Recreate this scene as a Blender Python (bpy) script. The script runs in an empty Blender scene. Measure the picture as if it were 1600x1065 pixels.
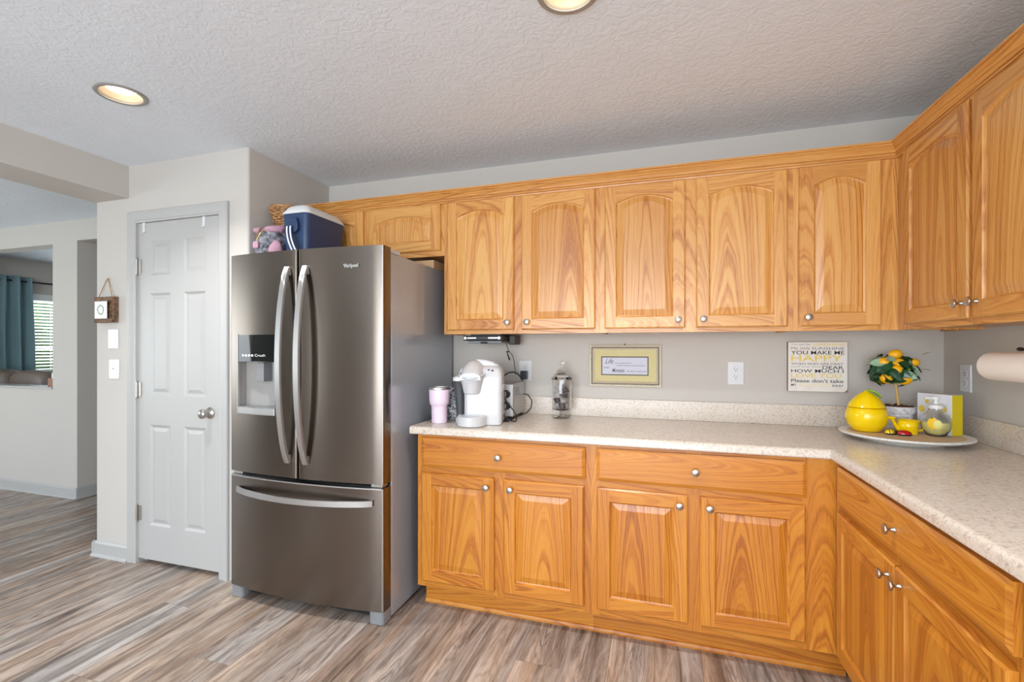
import bpy, bmesh, math, random
from mathutils import Vector, Matrix, noise
PI = math.pi
random.seed(7)
C = bpy.context.scene.collection

# ------------------------------------------------------------------ camera
cam_d = bpy.data.cameras.new('camera'); cam = bpy.data.objects.new('camera', cam_d); C.objects.link(cam)
cam.location = (-1.2835, -2.8271, 1.3075)
cam.rotation_euler = (PI/2, 0, math.radians(18.035))
cam_d.sensor_width = 36; cam_d.lens = 758.6*36/1600
cam_d.shift_x = 0.0121; cam_d.shift_y = 0.0066
cam_d.clip_start = .05; cam_d.clip_end = 200
bpy.context.scene.camera = cam
# ------------------------------------------------------------------ view + world
vs = bpy.context.scene.view_settings
vs.view_transform = 'Standard'; vs.look = 'None'; vs.gamma = 1; vs.use_curve_mapping = False
vs.exposure = -0.15
w = bpy.data.worlds.new('world'); bpy.context.scene.world = w; w.use_nodes = True
wn = w.node_tree.nodes; bg = wn['Background']
sky = wn.new('ShaderNodeTexSky'); sky.sky_type = 'NISHITA'; sky.sun_disc = False
sky.sun_elevation = math.radians(50); sky.sun_rotation = math.radians(200); sky.air_density = 1.0; sky.dust_density = 2.0
w.node_tree.links.new(sky.outputs[0], bg.inputs[0]); bg.inputs[1].default_value = 0.35
# daylight entering by the openings of the rooms (built below), some added for the light
def area(name, loc, rot, sx, sy, power, col=(1, 1, 1), spread=180):
    d = bpy.data.lights.new(name, 'AREA'); d.shape = 'RECTANGLE'; d.size = sx; d.size_y = sy
    d.energy = power; d.color = col; d.spread = math.radians(spread)
    o = bpy.data.objects.new(name, d); C.objects.link(o); o.location = loc; o.rotation_euler = rot
    return o
DAY = (.81, .90, 1.0)
area('daylight_patio_door', (-2.1, -6.36, 1.25), (math.radians(122), 0, 0), 3.3, 2.2, 275, DAY)
area('fridge_streak_light', (-6.55, -6.36, 1.1), (math.radians(92), 0, 0), .3, 1.9, 9, DAY)  # unseen light added to put a bright vertical streak on the fridge
area('daylight_side_window', (-9.0, -3.0, 1.4), (math.radians(112), 0, math.radians(-90)), 3.0, 1.7, 100, DAY)
area('ceiling_fill_right', (.06, -4.1, 1.62), (math.radians(125), 0, math.radians(90)), 1.7, 1.0, 34, DAY)  # unseen light added behind the camera to brighten the ceiling
area('daylight_living_window', (-9.0, 2.05, 1.45), (math.radians(90), 0, math.radians(-90)), 1.5, 0.9, 45, DAY)
SUN = bpy.data.lights.new('sun', 'SUN'); SUN.energy = 2.5; SUN.angle = math.radians(2)
so = bpy.data.objects.new('sun', SUN); C.objects.link(so); so.rotation_euler = (math.radians(35), 0, math.radians(-60)); so.location = (-12, -2, 8)
LAMP_POWER = 11

# ------------------------------------------------------------------ node helpers
class NT:
    def __init__(s, name):
        s.m = bpy.data.materials.new(name); s.m.use_nodes = True
        s.n = s.m.node_tree.nodes; s.l = s.m.node_tree.links
        s.b = s.n['Principled BSDF']
    def _in(s, sock, v):
        if v is None: return
        if isinstance(v, bpy.types.NodeSocket): s.l.new(v, sock)
        else: sock.default_value = v
    def math(s, op, a, b=None, c=None):
        n = s.n.new('ShaderNodeMath'); n.operation = op
        s._in(n.inputs[0], a); s._in(n.inputs[1], b); s._in(n.inputs[2], c); return n.outputs[0]
    def sep(s, v):
        n = s.n.new('ShaderNodeSeparateXYZ'); s._in(n.inputs[0], v); return n.outputs
    def comb(s, x=0., y=0., z=0.):
        n = s.n.new('ShaderNodeCombineXYZ'); s._in(n.inputs[0], x); s._in(n.inputs[1], y); s._in(n.inputs[2], z); return n.outputs[0]
    def coord(s, k='Object'):
        return s.n.new('ShaderNodeTexCoord').outputs[k]
    def noise(s, v, scale=1., detail=3., rough=.5, dist=0.):
        n = s.n.new('ShaderNodeTexNoise'); s._in(n.inputs['Vector'], v)
        n.inputs['Scale'].default_value = scale; n.inputs['Detail'].default_value = detail
        n.inputs['Roughness'].default_value = rough; n.inputs['Distortion'].default_value = dist; return n.outputs[0]
    def white(s, v):
        n = s.n.new('ShaderNodeTexWhiteNoise'); n.noise_dimensions = '3D'; s._in(n.inputs['Vector'], v); return n.outputs['Value']
    def vor(s, v, scale, feature='F1'):
        n = s.n.new('ShaderNodeTexVoronoi'); n.feature = feature; s._in(n.inputs['Vector'], v); n.inputs['Scale'].default_value = scale; return n.outputs
    def ramp(s, f, stops, interp='LINEAR'):
        n = s.n.new('ShaderNodeValToRGB'); s._in(n.inputs[0], f); e = n.color_ramp.elements; n.color_ramp.interpolation = interp
        while len(e) < len(stops): e.new(.5)
        for i, (p, c) in enumerate(stops):
            e[i].position = p; e[i].color = (*c, 1) if len(c) == 3 else c
        return n.outputs[0]
    def mix(s, f, a, b, mode='MIX'):
        n = s.n.new('ShaderNodeMix'); n.data_type = 'RGBA'; n.blend_type = mode
        s._in(n.inputs[0], f)
        for k, v in ((6, a), (7, b)):
            if isinstance(v, tuple): v = (*v, 1) if len(v) == 3 else v
            s._in(n.inputs[k], v)
        return n.outputs[2]
    def mapr(s, v, a, b, c, d):
        n = s.n.new('ShaderNodeMapRange'); s._in(n.inputs[0], v)
        for i, q in enumerate((a, b, c, d)): n.inputs[i+1].default_value = q
        return n.outputs[0]
    def bump(s, h, strength=.3, dist=.001):
        n = s.n.new('ShaderNodeBump'); s._in(n.inputs['Height'], h); n.inputs['Strength'].default_value = strength; n.inputs['Distance'].default_value = dist
        s.l.new(n.outputs[0], s.b.inputs['Normal'])
    def base(s, v):
        s._in(s.b.inputs['Base Color'], (*v, 1) if isinstance(v, tuple) and len(v) == 3 else v)
    def set(s, **k):
        for a, v in k.items(): s._in(s.b.inputs[a.replace('_', ' ')], v)
        return s
def srgb(r, g, b):
    f = lambda c: ((c/255+.055)/1.055)**2.4 if c > 10 else c/255/12.92
    return (f(r), f(g), f(b))
def plain(name, col, rough=.5, metal=0., **k):
    t = NT(name); 
    nz = t.noise(t.coord(), 60, 2)
    c = t.mix(nz, tuple(x*.96 for x in col), tuple(min(1, x*1.04) for x in col)); t.base(c)
    t.set(Roughness=rough, Metallic=metal); 
    for a, v in k.items(): t.set(**{a: v})
    return t.m

def make_oak(name, light, mid, dark):
    t = NT(name); uv = t.coord('UV'); u, v, _ = t.sep(uv)
    bid = t.math('FLOOR', t.math('DIVIDE', u, 10.))
    lu = t.math('SUBTRACT', t.math('SUBTRACT', u, t.math('MULTIPLY', bid, 10.)), 5.)
    r1 = t.white(t.comb(bid, 3.3, 1.)); r2 = t.white(t.comb(bid, 7.1, 2.)); r3 = t.white(t.comb(bid, 1.7, 9.))
    off = t.math('MULTIPLY', r1, 30.)
    wob = t.noise(t.comb(t.math('MULTIPLY', lu, 4.), t.math('MULTIPLY', v, .9), off), 1., 2.)
    wob2 = t.noise(t.comb(t.math('MULTIPLY', lu, 30.), t.math('MULTIPLY', v, 5.), off), 1., 3.)
    # distance from a tilted heart line gives straight grain at the edges and cathedrals in the middle
    cx = t.math('ADD', lu, t.mapr(r1, 0, 1, -.08, .08))
    cx = t.math('ADD', cx, t.mapr(wob, 0, 1, -.045, .045))
    dp = t.math('ADD', t.math('MULTIPLY', t.math('ADD', v, t.math('MULTIPLY', r3, .8)), t.mapr(r2, 0, 1, .018, .07)), .012)
    rr = t.math('SQRT', t.math('ADD', t.math('MULTIPLY', cx, cx), t.math('MULTIPLY', dp, dp)))
    rr = t.math('ADD', rr, t.mapr(wob2, 0, 1, -.0028, .0028))
    ring = t.mapr(t.noise(t.comb(t.math('MULTIPLY', rr, 240.), off, 3.), 1., 2., .6), .44, .64, 0, 1)
    fib = t.noise(t.comb(t.math('MULTIPLY', lu, 420.), t.math('MULTIPLY', v, 9.), off), 1., 3., .6)
    pore = t.math('GREATER_THAN', t.noise(t.comb(t.math('MULTIPLY', lu, 800.), t.math('MULTIPLY', v, 24.), off), 1., 1.), .62)
    g = t.math('ADD', t.math('MULTIPLY', ring, .54), t.mapr(fib, .3, .7, 0, .38))
    g = t.math('ADD', g, t.math('MULTIPLY', t.math('MULTIPLY', pore, ring), .30))
    broad = t.noise(t.comb(t.math('MULTIPLY', lu, 9.), t.math('MULTIPLY', v, 1.), off), 1., 2.)
    g = t.math('ADD', g, t.mapr(broad, .3, .7, -.12, .12))
    col = t.ramp(g, [(0., light), (.42, mid), (1., dark)])
    tint = t.mapr(r3, 0, 1, .0, 1.)
    col = t.mix(t.math('MULTIPLY', tint, .85), col, t.mix(1., col, (.80, .70, .58), 'MULTIPLY'))
    t.base(col); t.set(Roughness=t.mapr(g, 0, 1, .30, .42)); t.b.inputs['Coat Weight'].default_value = .25; t.b.inputs['Coat Roughness'].default_value = .18
    t.bump(g, .12, .0006)
    return t.m
M = {}
M['oak'] = make_oak('oak', srgb(230, 178, 104), srgb(218, 154, 78), srgb(172, 100, 40))
M['oak_honey'] = make_oak('oak_honey', srgb(212, 146, 54), srgb(198, 124, 36), srgb(154, 82, 18))

def make_paint(name, col, bump=.06, scale=260, rough=.75):
    t = NT(name); co = t.coord()
    n1 = t.noise(co, 1.3, 2); t.base(t.mix(n1, tuple(c*.97 for c in col), tuple(min(1, c*1.03) for c in col)))
    t.set(Roughness=rough); t.bump(t.noise(co, scale, 3), bump, .002); return t.m
M['wall'] = make_paint('wall_paint', srgb(197, 191, 183), .12, 220)
M['white_paint'] = make_paint('white_paint', srgb(180, 178, 174), .03, 90, .38)
def make_ceiling():
    t = NT('ceiling_knockdown'); co = t.coord()
    d = t.noise(co, 9, 2)
    n1 = t.noise(co, 26, 4, .55, 1.2); n2 = t.noise(co, 75, 3, .5, .6)
    h = t.math('ADD', t.math('MULTIPLY', t.math('GREATER_THAN', n1, .5), .0), t.mapr(n1, .44, .56, 0, 1))
    h = t.math('ADD', h, t.math('MULTIPLY', n2, .5))
    t.base(t.mix(d, srgb(228, 234, 240), srgb(234, 240, 246))); t.set(Roughness=.85); t.bump(h, .3, .003); return t.m
M['ceiling'] = make_ceiling()
def make_floor():
    t = NT('vinyl_planks'); x, y, z = t.sep(t.coord())
    W = .185; L = 1.22
    cx = t.math('DIVIDE', x, W); col = t.math('FLOOR', cx); fx = t.math('SUBTRACT', cx, col)
    ro = t.white(t.comb(col, 2., 5.)); cy = t.math('ADD', t.math('DIVIDE', y, L), ro); row = t.math('FLOOR', cy); fy = t.math('SUBTRACT', cy, row)
    a = t.white(t.comb(col, row, 1.)); b = t.white(t.comb(col, row, 8.)); off = t.math('MULTIPLY', b, 40.)
    lx = t.math('MULTIPLY', t.math('SUBTRACT', fx, .5), W)
    ly = t.math('MULTIPLY', fy, L)
    # broad tinted streaks along the plank
    st = t.noise(t.comb(t.math('MULTIPLY', lx, 22.), t.math('MULTIPLY', ly, 2.2), off), 1., 5., .62, .9)
    st2 = t.noise(t.comb(t.math('MULTIPLY', lx, 110.), t.math('MULTIPLY', ly, 8.), off), 1., 5., .7, .5)
    warm = t.noise(t.comb(t.math('MULTIPLY', lx, 9.), t.math('MULTIPLY', ly, .8), t.math('ADD', off, 9.)), 1., 2.)
    base = t.ramp(t.math('ADD', t.math('MULTIPLY', st, .75), t.math('MULTIPLY', st2, .25)),
                  [(.32, srgb(100, 90, 84)), (.43, srgb(158, 147, 138)), (.53, srgb(196, 188, 180)), (.64, srgb(222, 217, 211))])
    wm = t.math('ADD', t.mapr(warm, .35, .65, 0, .6), t.mapr(a, 0, 1, -.25, .45))
    wm = t.math('MINIMUM', t.math('MAXIMUM', wm, 0.), 1.)
    base = t.mix(wm, t.mix(1., base, srgb(240, 240, 242), 'MULTIPLY'), t.mix(1., base, srgb(252, 230, 208), 'MULTIPLY'))
    # cathedral veins, dark with pale edges
    wob = t.noise(t.comb(t.math('MULTIPLY', lx, 14.), t.math('MULTIPLY', ly, 3.2), off), 1., 3.)
    cxx = t.math('ADD', lx, t.mapr(wob, 0, 1, -.045, .045)); dp = t.math('MULTIPLY', t.math('SUBTRACT', ly, t.mapr(b, 0, 1, .2, 1.)), .11)
    rr = t.math('SQRT', t.math('ADD', t.math('MULTIPLY', cxx, cxx), t.math('MULTIPLY', dp, dp)))
    rr = t.math('ADD', rr, t.mapr(st2, 0, 1, -.0035, .0035))
    ring = t.math('MULTIPLY', t.math('ADD', t.math('SINE', t.math('MULTIPLY', rr, 620.)), 1.), .5)
    mask = t.math('MULTIPLY', t.mapr(rr, .02, .09, 1, 0), t.mapr(t.noise(t.comb(t.math('MULTIPLY', lx, 20.), t.math('MULTIPLY', ly, 2.), off), 1., 2.), .42, .6, 0, 1))
    mask = t.math('MULTIPLY', mask, t.math('GREATER_THAN', a, .2))
    vein = t.math('MULTIPLY', t.math('POWER', ring, 2.5), mask)
    base = t.mix(t.math('MULTIPLY', vein, .75), base, srgb(96, 84, 78))
    fine = t.noise(t.comb(t.math('MULTIPLY', lx, 520.), t.math('MULTIPLY', ly, 16.), off), 1., 2.)
    base = t.mix(t.mapr(fine, .5, .75, 0, .45), base, srgb(118, 106, 98))
    # each plank is printed as narrow staves of different tone
    sv = t.math('MULTIPLY', fx, 4.); sid = t.math('FLOOR', t.math('ADD', sv, t.mapr(st, .3, .7, -.25, .25)))
    sr = t.white(t.comb(t.math('ADD', sid, t.math('MULTIPLY', col, 7.)), row, 4.)); sr2 = t.white(t.comb(t.math('ADD', sid, t.math('MULTIPLY', col, 7.)), row, 6.))
    base = t.mix(t.math('MULTIPLY', sr2, .45), base, t.mix(1., base, srgb(236, 206, 178), 'MULTIPLY'))
    tone = t.math('ADD', t.mapr(b, 0, 1, .76, .90), t.mapr(sr, 0, 1, -.20, .14))
    base = t.mix(1., base, t.comb(tone, tone, tone), 'MULTIPLY')
    e = t.math('MINIMUM', t.math('MINIMUM', fx, t.math('SUBTRACT', 1., fx)), t.math('MULTIPLY', t.math('MINIMUM', fy, t.math('SUBTRACT', 1., fy)), L/W))
    seam = t.mapr(e, .004, .012, 1, 0)
    base = t.mix(t.math('MULTIPLY', seam, .45), base, srgb(90, 80, 74))
    t.base(base); t.set(Roughness=t.mapr(st2, 0, 1, .36, .5)); t.bump(t.math('SUBTRACT', t.math('MULTIPLY', st2, .4), seam), .25, .001); return t.m
M['floor'] = make_floor()
def make_counter():
    t = NT('laminate'); co = t.coord()
    n1 = t.noise(co, 110, 4, .6, .4); n2 = t.noise(co, 300, 3, .6); n3 = t.noise(co, 9, 2)
    c = t.ramp(n1, [(.34, srgb(180, 164, 148)), (.46, srgb(208, 194, 178)), (.56, srgb(220, 208, 192)), (.68, srgb(204, 196, 188))])
    c = t.mix(t.mapr(n2, .5, .68, 0, .5), c, srgb(184, 164, 146)); c = t.mix(t.mapr(n3, .3, .7, 0, .25), c, srgb(216, 210, 204))
    t.base(c); t.set(Roughness=.24); t.bump(n2, .03, .0005); return t.m
M['counter'] = make_counter()
def make_steel(name, col, rough, vertical=True, aniso=.6, metal=1.):
    t = NT(name); x, y, z = t.sep(t.coord())
    if vertical: v = t.comb(t.math('MULTIPLY', x, 900.), t.math('MULTIPLY', y, 900.), t.math('MULTIPLY', z, 6.))
    else: v = t.comb(t.math('MULTIPLY', x, 6.), t.math('MULTIPLY', y, 900.), t.math('MULTIPLY', z, 900.))
    n1 = t.noise(v, 1., 2)
    t.base(t.mix(n1, tuple(c*.92 for c in col), tuple(c*1.06 for c in col)))
    t.set(Metallic=metal, Roughness=t.mapr(n1, 0, 1, rough-.03, rough+.04), Anisotropic=aniso); t.b.inputs['Anisotropic Rotation'].default_value = .25 if not vertical else 0.
    t.bump(n1, .02, .0003); return t.m
M['steel_dark'] = make_steel('brushed_dark_steel', srgb(124, 115, 107), .25, False, .7)
M['steel_bright'] = make_steel('brushed_bright_steel', srgb(196, 194, 192), .36)
M['nickel'] = plain('satin_nickel', srgb(186, 182, 176), .28, 1.)
M['fridge_side'] = plain('painted_grey_side', srgb(170, 175, 182), .18, .25)
M['grey_plastic'] = plain('grey_plastic', srgb(130, 131, 132), .4)
M['light_plastic'] = plain('light_grey_plastic', srgb(196, 200, 204), .35)
M['black'] = plain('black_plastic', srgb(26, 26, 28), .35)
M['black_gloss'] = plain('black_gloss', srgb(14, 17, 17), .04)
M['white_plastic'] = plain('white_gloss_plastic', srgb(218, 218, 219), .18)
M['white_matte'] = plain('white_matte', srgb(232, 230, 226), .6)
M['gasket'] = plain('dark_gasket', srgb(18, 18, 20), .6)
def glass(name, col=(1, 1, 1), rough=0., ior=1.45, thin=False):
    t = NT(name); t.base(t.mix(t.noise(t.coord(), 5.), tuple(c*.995 for c in col), col)); t.set(Roughness=rough, IOR=ior); t.b.inputs['Transmission Weight'].default_value = 1.; return t.m
M['glass'] = glass('clear_glass', (.985, .99, .99), 0., 1.42)
M['pane'] = glass('window_pane', (.98, .99, .99), 0., 1.02)
M['recess_grey'] = plain('recess_grey', srgb(158, 154, 150), .35)
M['smoke'] = plain('smoked_reservoir', srgb(66, 68, 72), .1, 0., Alpha=1.)

# ------------------------------------------------------------------ mesh builder
KEY = [0]
class MB:
    def __init__(s): s.v = []; s.f = []; s.uv = []; s.mi = []; s.M = Matrix.Identity(4)
    def add(s, p): s.v.append(tuple(s.M @ Vector(p))); return len(s.v)-1
    def face(s, idx, uv=None, mi=0):
        s.f.append(tuple(idx)); s.uv.append(uv or [(0, 0)]*len(idx)); s.mi.append(mi)
    def key(s): KEY[0] += 1; return KEY[0]
    def poly(s, pts, grain='z', mi=0, k=None, ctr=None, vo=None):
        """planar polygon with wood mapping: v along the grain, u across"""
        if k is None: k = s.key()
        i = [s.add(p) for p in pts]
        s.face(i, s.map(pts, grain, k, ctr, vo), mi)
    def map(s, pts, grain, k, ctr=None, vo=None):
        g = 'xyz'.index(grain)
        n = Vector((0, 0, 0))
        for a in range(1, len(pts)-1): n += (Vector(pts[a])-Vector(pts[0])).cross(Vector(pts[a+1])-Vector(pts[0]))
        n = [abs(c) for c in n]
        ax = max(range(3), key=lambda q: n[q])
        if ax == g: a1, a2 = [q for q in range(3) if q != ax]
        else: a2 = g; a1 = [q for q in range(3) if q not in (ax, g)][0]
        if ctr is None: c0 = sum(p[a1] for p in pts)/len(pts)
        else: c0 = ctr[a1]
        rv = (k*37 % 17)*.13 if vo is None else vo
        return [(10*k+5+p[a1]-c0, p[a2]+rv) for p in pts]
    def box(s, x0, x1, y0, y1, z0, z1, grain='z', mi=0, k=None):
        if k is None: k = s.key()
        P = [(x0, y0, z0), (x1, y0, z0), (x1, y1, z0), (x0, y1, z0), (x0, y0, z1), (x1, y0, z1), (x1, y1, z1), (x0, y1, z1)]
        I = [s.add(p) for p in P]
        ctr = ((x0+x1)/2, (y0+y1)/2, (z0+z1)/2)
        for q in ((0, 3, 2, 1), (4, 5, 6, 7), (0, 1, 5, 4), (1, 2, 6, 5), (2, 3, 7, 6), (3, 0, 4, 7)):
            s.face([I[a] for a in q], s.map([P[a] for a in q], grain, k, ctr), mi)
        return s
    def lathe(s, prof, n=32, c=(0, 0, 0), axis='z', mi=0, caps=True, sx=1., sy=1., a0=0., a1=2*PI):
        full = abs(a1-a0-2*PI) < 1e-6; m = n if full else n+1
        rings = []
        for r, h in prof:
            ring = []
            for j in range(m):
                t = a0+(a1-a0)*j/n; a, b = r*math.cos(t)*sx, r*math.sin(t)*sy
                p = {'z': (a, b, h), 'x': (h, a, b), 'y': (b, h, a)}[axis]
                ring.append(s.add((p[0]+c[0], p[1]+c[1], p[2]+c[2])))
            rings.append(ring)
        for i in range(len(rings)-1):
            for j in range(n):
                k = (j+1) % m
                s.face([rings[i][j], rings[i][k], rings[i+1][k], rings[i+1][j]], None, mi)
        if caps:
            if prof[0][0] > 1e-6: s.face(rings[0][::-1], None, mi)
            if prof[-1][0] > 1e-6: s.face(rings[-1], None, mi)
        return s
    def tube(s, pts, r, n=8, mi=0, closed=False, flat=None):
        P = [Vector(p) for p in pts]; N = len(P); rings = []
        up = Vector((0, 0, 1)); prev = None
        for i in range(N):
            if closed: t = (P[(i+1) % N]-P[i-1])
            else: t = P[min(i+1, N-1)]-P[max(i-1, 0)]
            t.normalize()
            if prev is None:
                a = t.cross(up)
                if a.length < .1: a = t.cross(Vector((1, 0, 0)))
            else: a = prev-t*prev.dot(t)
            a.normalize(); prev = a; b = t.cross(a)
            rr = r[i] if isinstance(r, (list, tuple)) else r
            rings.append([s.add(P[i]+(a*math.cos(2*PI*j/n)+b*math.sin(2*PI*j/n))*rr) for j in range(n)])
        for i in range(N if closed else N-1):
            A, B = rings[i], rings[(i+1) % N]
            for j in range(n): s.face([A[j], A[(j+1) % n], B[(j+1) % n], B[j]], None, mi)
        if not closed: s.face(rings[0][::-1], None, mi); s.face(rings[-1], None, mi)
        return s
    def prism(s, out, axis, h0, h1, mi=0, grain='x', k=None):
        """outline of 2D points extruded along an axis. x: (y,z)  y: (x,z)  z: (x,y)"""
        if k is None: k = s.key()
        f = {'x': lambda a, b, h: (h, a, b), 'y': lambda a, b, h: (a, h, b), 'z': lambda a, b, h: (a, b, h)}[axis]
        P0 = [f(a, b, h0) for a, b in out]; P1 = [f(a, b, h1) for a, b in out]
        A = [s.add(p) for p in P0]; B = [s.add(p) for p in P1]; n = len(out)
        s.face(A[::-1], s.map(P0[::-1], grain, k), mi); s.face(B, s.map(P1, grain, k), mi)
        c = [sum(p[q] for p in P0+P1)/(2*n) for q in range(3)]
        for i in range(n):
            j = (i+1) % n; q = [P0[i], P0[j], P1[j], P1[i]]
            s.face([A[i], A[j], B[j], B[i]], s.map(q, grain, k, c), mi)
        return s
    def grid(s, fn, nu, nv, mi=0, cu=False, cv=False, uvs=1.):
        G = [[s.add(fn(i/nu, j/nv)) for j in range(nv+(0 if cv else 1))] for i in range(nu+(0 if cu else 1))]
        for i in range(nu):
            for j in range(nv):
                a, b = (i+1) % len(G), (j+1) % len(G[0])
                s.face([G[i][j], G[a][j], G[a][b], G[i][b]], [(i/nu*uvs, j/nv*uvs), ((i+1)/nu*uvs, j/nv*uvs), ((i+1)/nu*uvs, (j+1)/nv*uvs), (i/nu*uvs, (j+1)/nv*uvs)], mi)
        return s
    def ball(s, c, r, n=16, m=10, sx=1., sy=1., sz=1., mi=0):
        prof = [(r*math.sin(PI*i/m), -r*math.cos(PI*i/m)*sz) for i in range(m+1)]
        s.lathe(prof, n, c, 'z', mi, False, sx, sy); return s
    def text(s, body, x0, x1, zc, h, y, mi, thick=0., shear=0., bold=0., flip=False, plane='y'):
        cu = bpy.data.curves.new('lettering', 'FONT'); cu.body = body; cu.size = 1; cu.shear = shear; cu.offset = bold; cu.extrude = 0; cu.resolution_u = 3
        o = bpy.data.objects.new('lettering', cu); C.objects.link(o)
        dg = bpy.context.evaluated_depsgraph_get(); me = bpy.data.meshes.new_from_object(o.evaluated_get(dg))
        xs = [v.co.x for v in me.vertices]; ys = [v.co.y for v in me.vertices]
        ax, bx, ay, by = min(xs), max(xs), min(ys), max(ys)
        sc = (x1-x0)/(bx-ax); sv = h/(by-ay)
        I = [s.add((x0+(v.co.x-ax)*sc, y, zc-h/2+(v.co.y-ay)*sv)) for v in me.vertices]
        for p in me.polygons: s.face([I[q] for q in p.vertices], None, mi)
        bpy.data.objects.remove(o); bpy.data.curves.remove(cu); bpy.data.meshes.remove(me)
        return s
    def build(s, name, mats, parent=None, smooth=None, bevel=0., loc=None, weld=False, seg=2, solid=0., sub=0, fix=True):
        me = bpy.data.meshes.new(name); me.from_pydata(s.v, [], s.f)
        ul = me.uv_layers.new(name='UVMap').data; i = 0
        for uv in s.uv:
            for q in uv: ul[i].uv = q; i += 1
        for m in (mats if isinstance(mats, (list, tuple)) else [mats]): me.materials.append(M[m] if isinstance(m, str) else m)
        for p, q in zip(me.polygons, s.mi): p.material_index = q
        if fix or weld:
            bm = bmesh.new(); bm.from_mesh(me)
            if weld: bmesh.ops.remove_doubles(bm, verts=bm.verts, dist=1e-5)
            if fix: bmesh.ops.recalc_face_normals(bm, faces=bm.faces)
            bm.to_mesh(me); bm.free()
        if smooth is not None:
            for p in me.polygons: p.use_smooth = True
            me.set_sharp_from_angle(angle=math.radians(smooth))
        o = bpy.data.objects.new(name, me); C.objects.link(o)
        if parent: o.parent = parent
        if loc: o.location = loc
        if sub: md = o.modifiers.new('sub', 'SUBSURF'); md.levels = sub; md.render_levels = sub
        if solid: md = o.modifiers.new('solid', 'SOLIDIFY'); md.thickness = solid; md.offset = 0
        if bevel: md = o.modifiers.new('bevel', 'BEVEL'); md.width = bevel; md.segments = seg; md.limit_method = 'ANGLE'; md.angle_limit = math.radians(40)
        return o
def tag(o, label=None, cat=None, group=None, kind=None):
    if label: o['label'] = label
    if cat: o['category'] = cat
    if group: o['group'] = group
    if kind: o['kind'] = kind
    return o
def thing(name, loc, label, cat, rz=0., group=None):
    o = bpy.data.objects.new(name, None); C.objects.link(o); o.empty_display_size = .05
    o.location = loc; o.rotation_euler = (0, 0, rz); return tag(o, label, cat, group)
def struct(name, mb, mats, **k):
    o = mb.build(name, mats, **k); o['kind'] = 'structure'; return o

# ------------------------------------------------------------------ measures
ZC = 2.42; YP = -.697; XAL = -3.444; XPL = -4.663; XB = -4.37; ZB = 2.224; YR = -6.3; XW = -8.93; YL = 4.2
LIGHTS = [(-3.527, -1.312), (-1.55, -1.314), (-3.527, -3.35), (-.80, -2.62), (-2.54, -5.1)]  # light above the right-hand worktop is added, unseen, to brighten worktop and floor
LR = .084
# ------------------------------------------------------------------ floor, ceiling, walls
struct('floor', MB().box(XW-.2, .15, YR-.1, YL+.1, -.05, 0), 'floor')
c = MB(); x_c = sorted({XW-.2, .15} | {a+d for a, b in LIGHTS for d in (-.12, .12)}); y_c = sorted({YR-.1, YL+.1} | {b+d for a, b in LIGHTS for d in (-.12, .12)})
for i in range(len(x_c)-1):
    for j in range(len(y_c)-1):
        a0, a1, b0, b1 = x_c[i], x_c[i+1], y_c[j], y_c[j+1]
        hole = next((L for L in LIGHTS if abs((a0+a1)/2-L[0]) < .05 and abs((b0+b1)/2-L[1]) < .05 and a1-a0 < .3 and b1-b0 < .3), None)
        if not hole: c.face([c.add(q) for q in ((a0, b0, ZC), (a0, b1, ZC), (a1, b1, ZC), (a1, b0, ZC))])
        else:
            n = 32; R = [c.add((hole[0]+LR*math.cos(2*PI*k/n), hole[1]+LR*math.sin(2*PI*k/n), ZC)) for k in range(n)]
            S = []
            for k in range(n):
                t = 2*PI*k/n; cc, ss = math.cos(t), math.sin(t); m = max(abs(cc), abs(ss))
                S.append(c.add(((a0+a1)/2+cc/m*(a1-a0)/2, (b0+b1)/2+ss/m*(b1-b0)/2, ZC)))
            for k in range(n): c.face([R[k], S[k], S[(k+1) % n], R[(k+1) % n]])
struct('ceiling', c, 'ceiling', weld=True, fix=False)
struct('ceiling_slab', MB().box(XW-.2, .15, YR-.1, YL+.1, ZC+.12, ZC+.2), 'white_matte')
struct('wall_back', MB().box(XAL-.12, .12, 0, .12, 0, ZC), 'wall')
m = MB(); m.box(0, .12, -3.2, 0, 0, ZC); m.box(0, .12, YR, -5.0, 0, ZC); m.box(0, .12, -5.0, -3.2, 0, 1.08); m.box(0, .12, -5.0, -3.2, 2.16, ZC)  # opening out of view, added for the ceiling fill light
struct('wall_right', m, 'wall')
rc = .014
struct('wall_alcove', MB().prism([(XAL-.115, 0), (XAL-.115, YP), (XAL-rc, YP)]+[(XAL-rc+rc*math.sin(q*PI/12), YP+rc-rc*math.cos(q*PI/12)) for q in range(1, 7)]+[(XAL, 0)], 'z', 0, ZC), 'wall', smooth=40)
# pantry front wall with its door opening
DX0, DX1, DZ = -4.297, -3.645, 2.068
m = MB(); m.box(XPL+.115, DX0, YP, YP+.1, 0, ZC); m.box(DX1, XAL-.115, YP, YP+.1, 0, ZC); m.box(DX0, DX1, YP, YP+.1, DZ, ZC)
struct('wall_pantry', m, 'wall')
struct('wall_pantry_side', MB().prism([(XPL+.115, YL), (XPL, YL)]+[(XPL+rc-rc*math.cos(q*PI/12), YP+rc-rc*math.sin(q*PI/12)) for q in range(0, 7)]+[(XPL+.115, YP)], 'z', 0, ZC), 'wall', smooth=40)
struct('ceiling_beam', MB().box(XPL, XB, YR, YP, ZB, ZC), 'wall')
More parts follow.
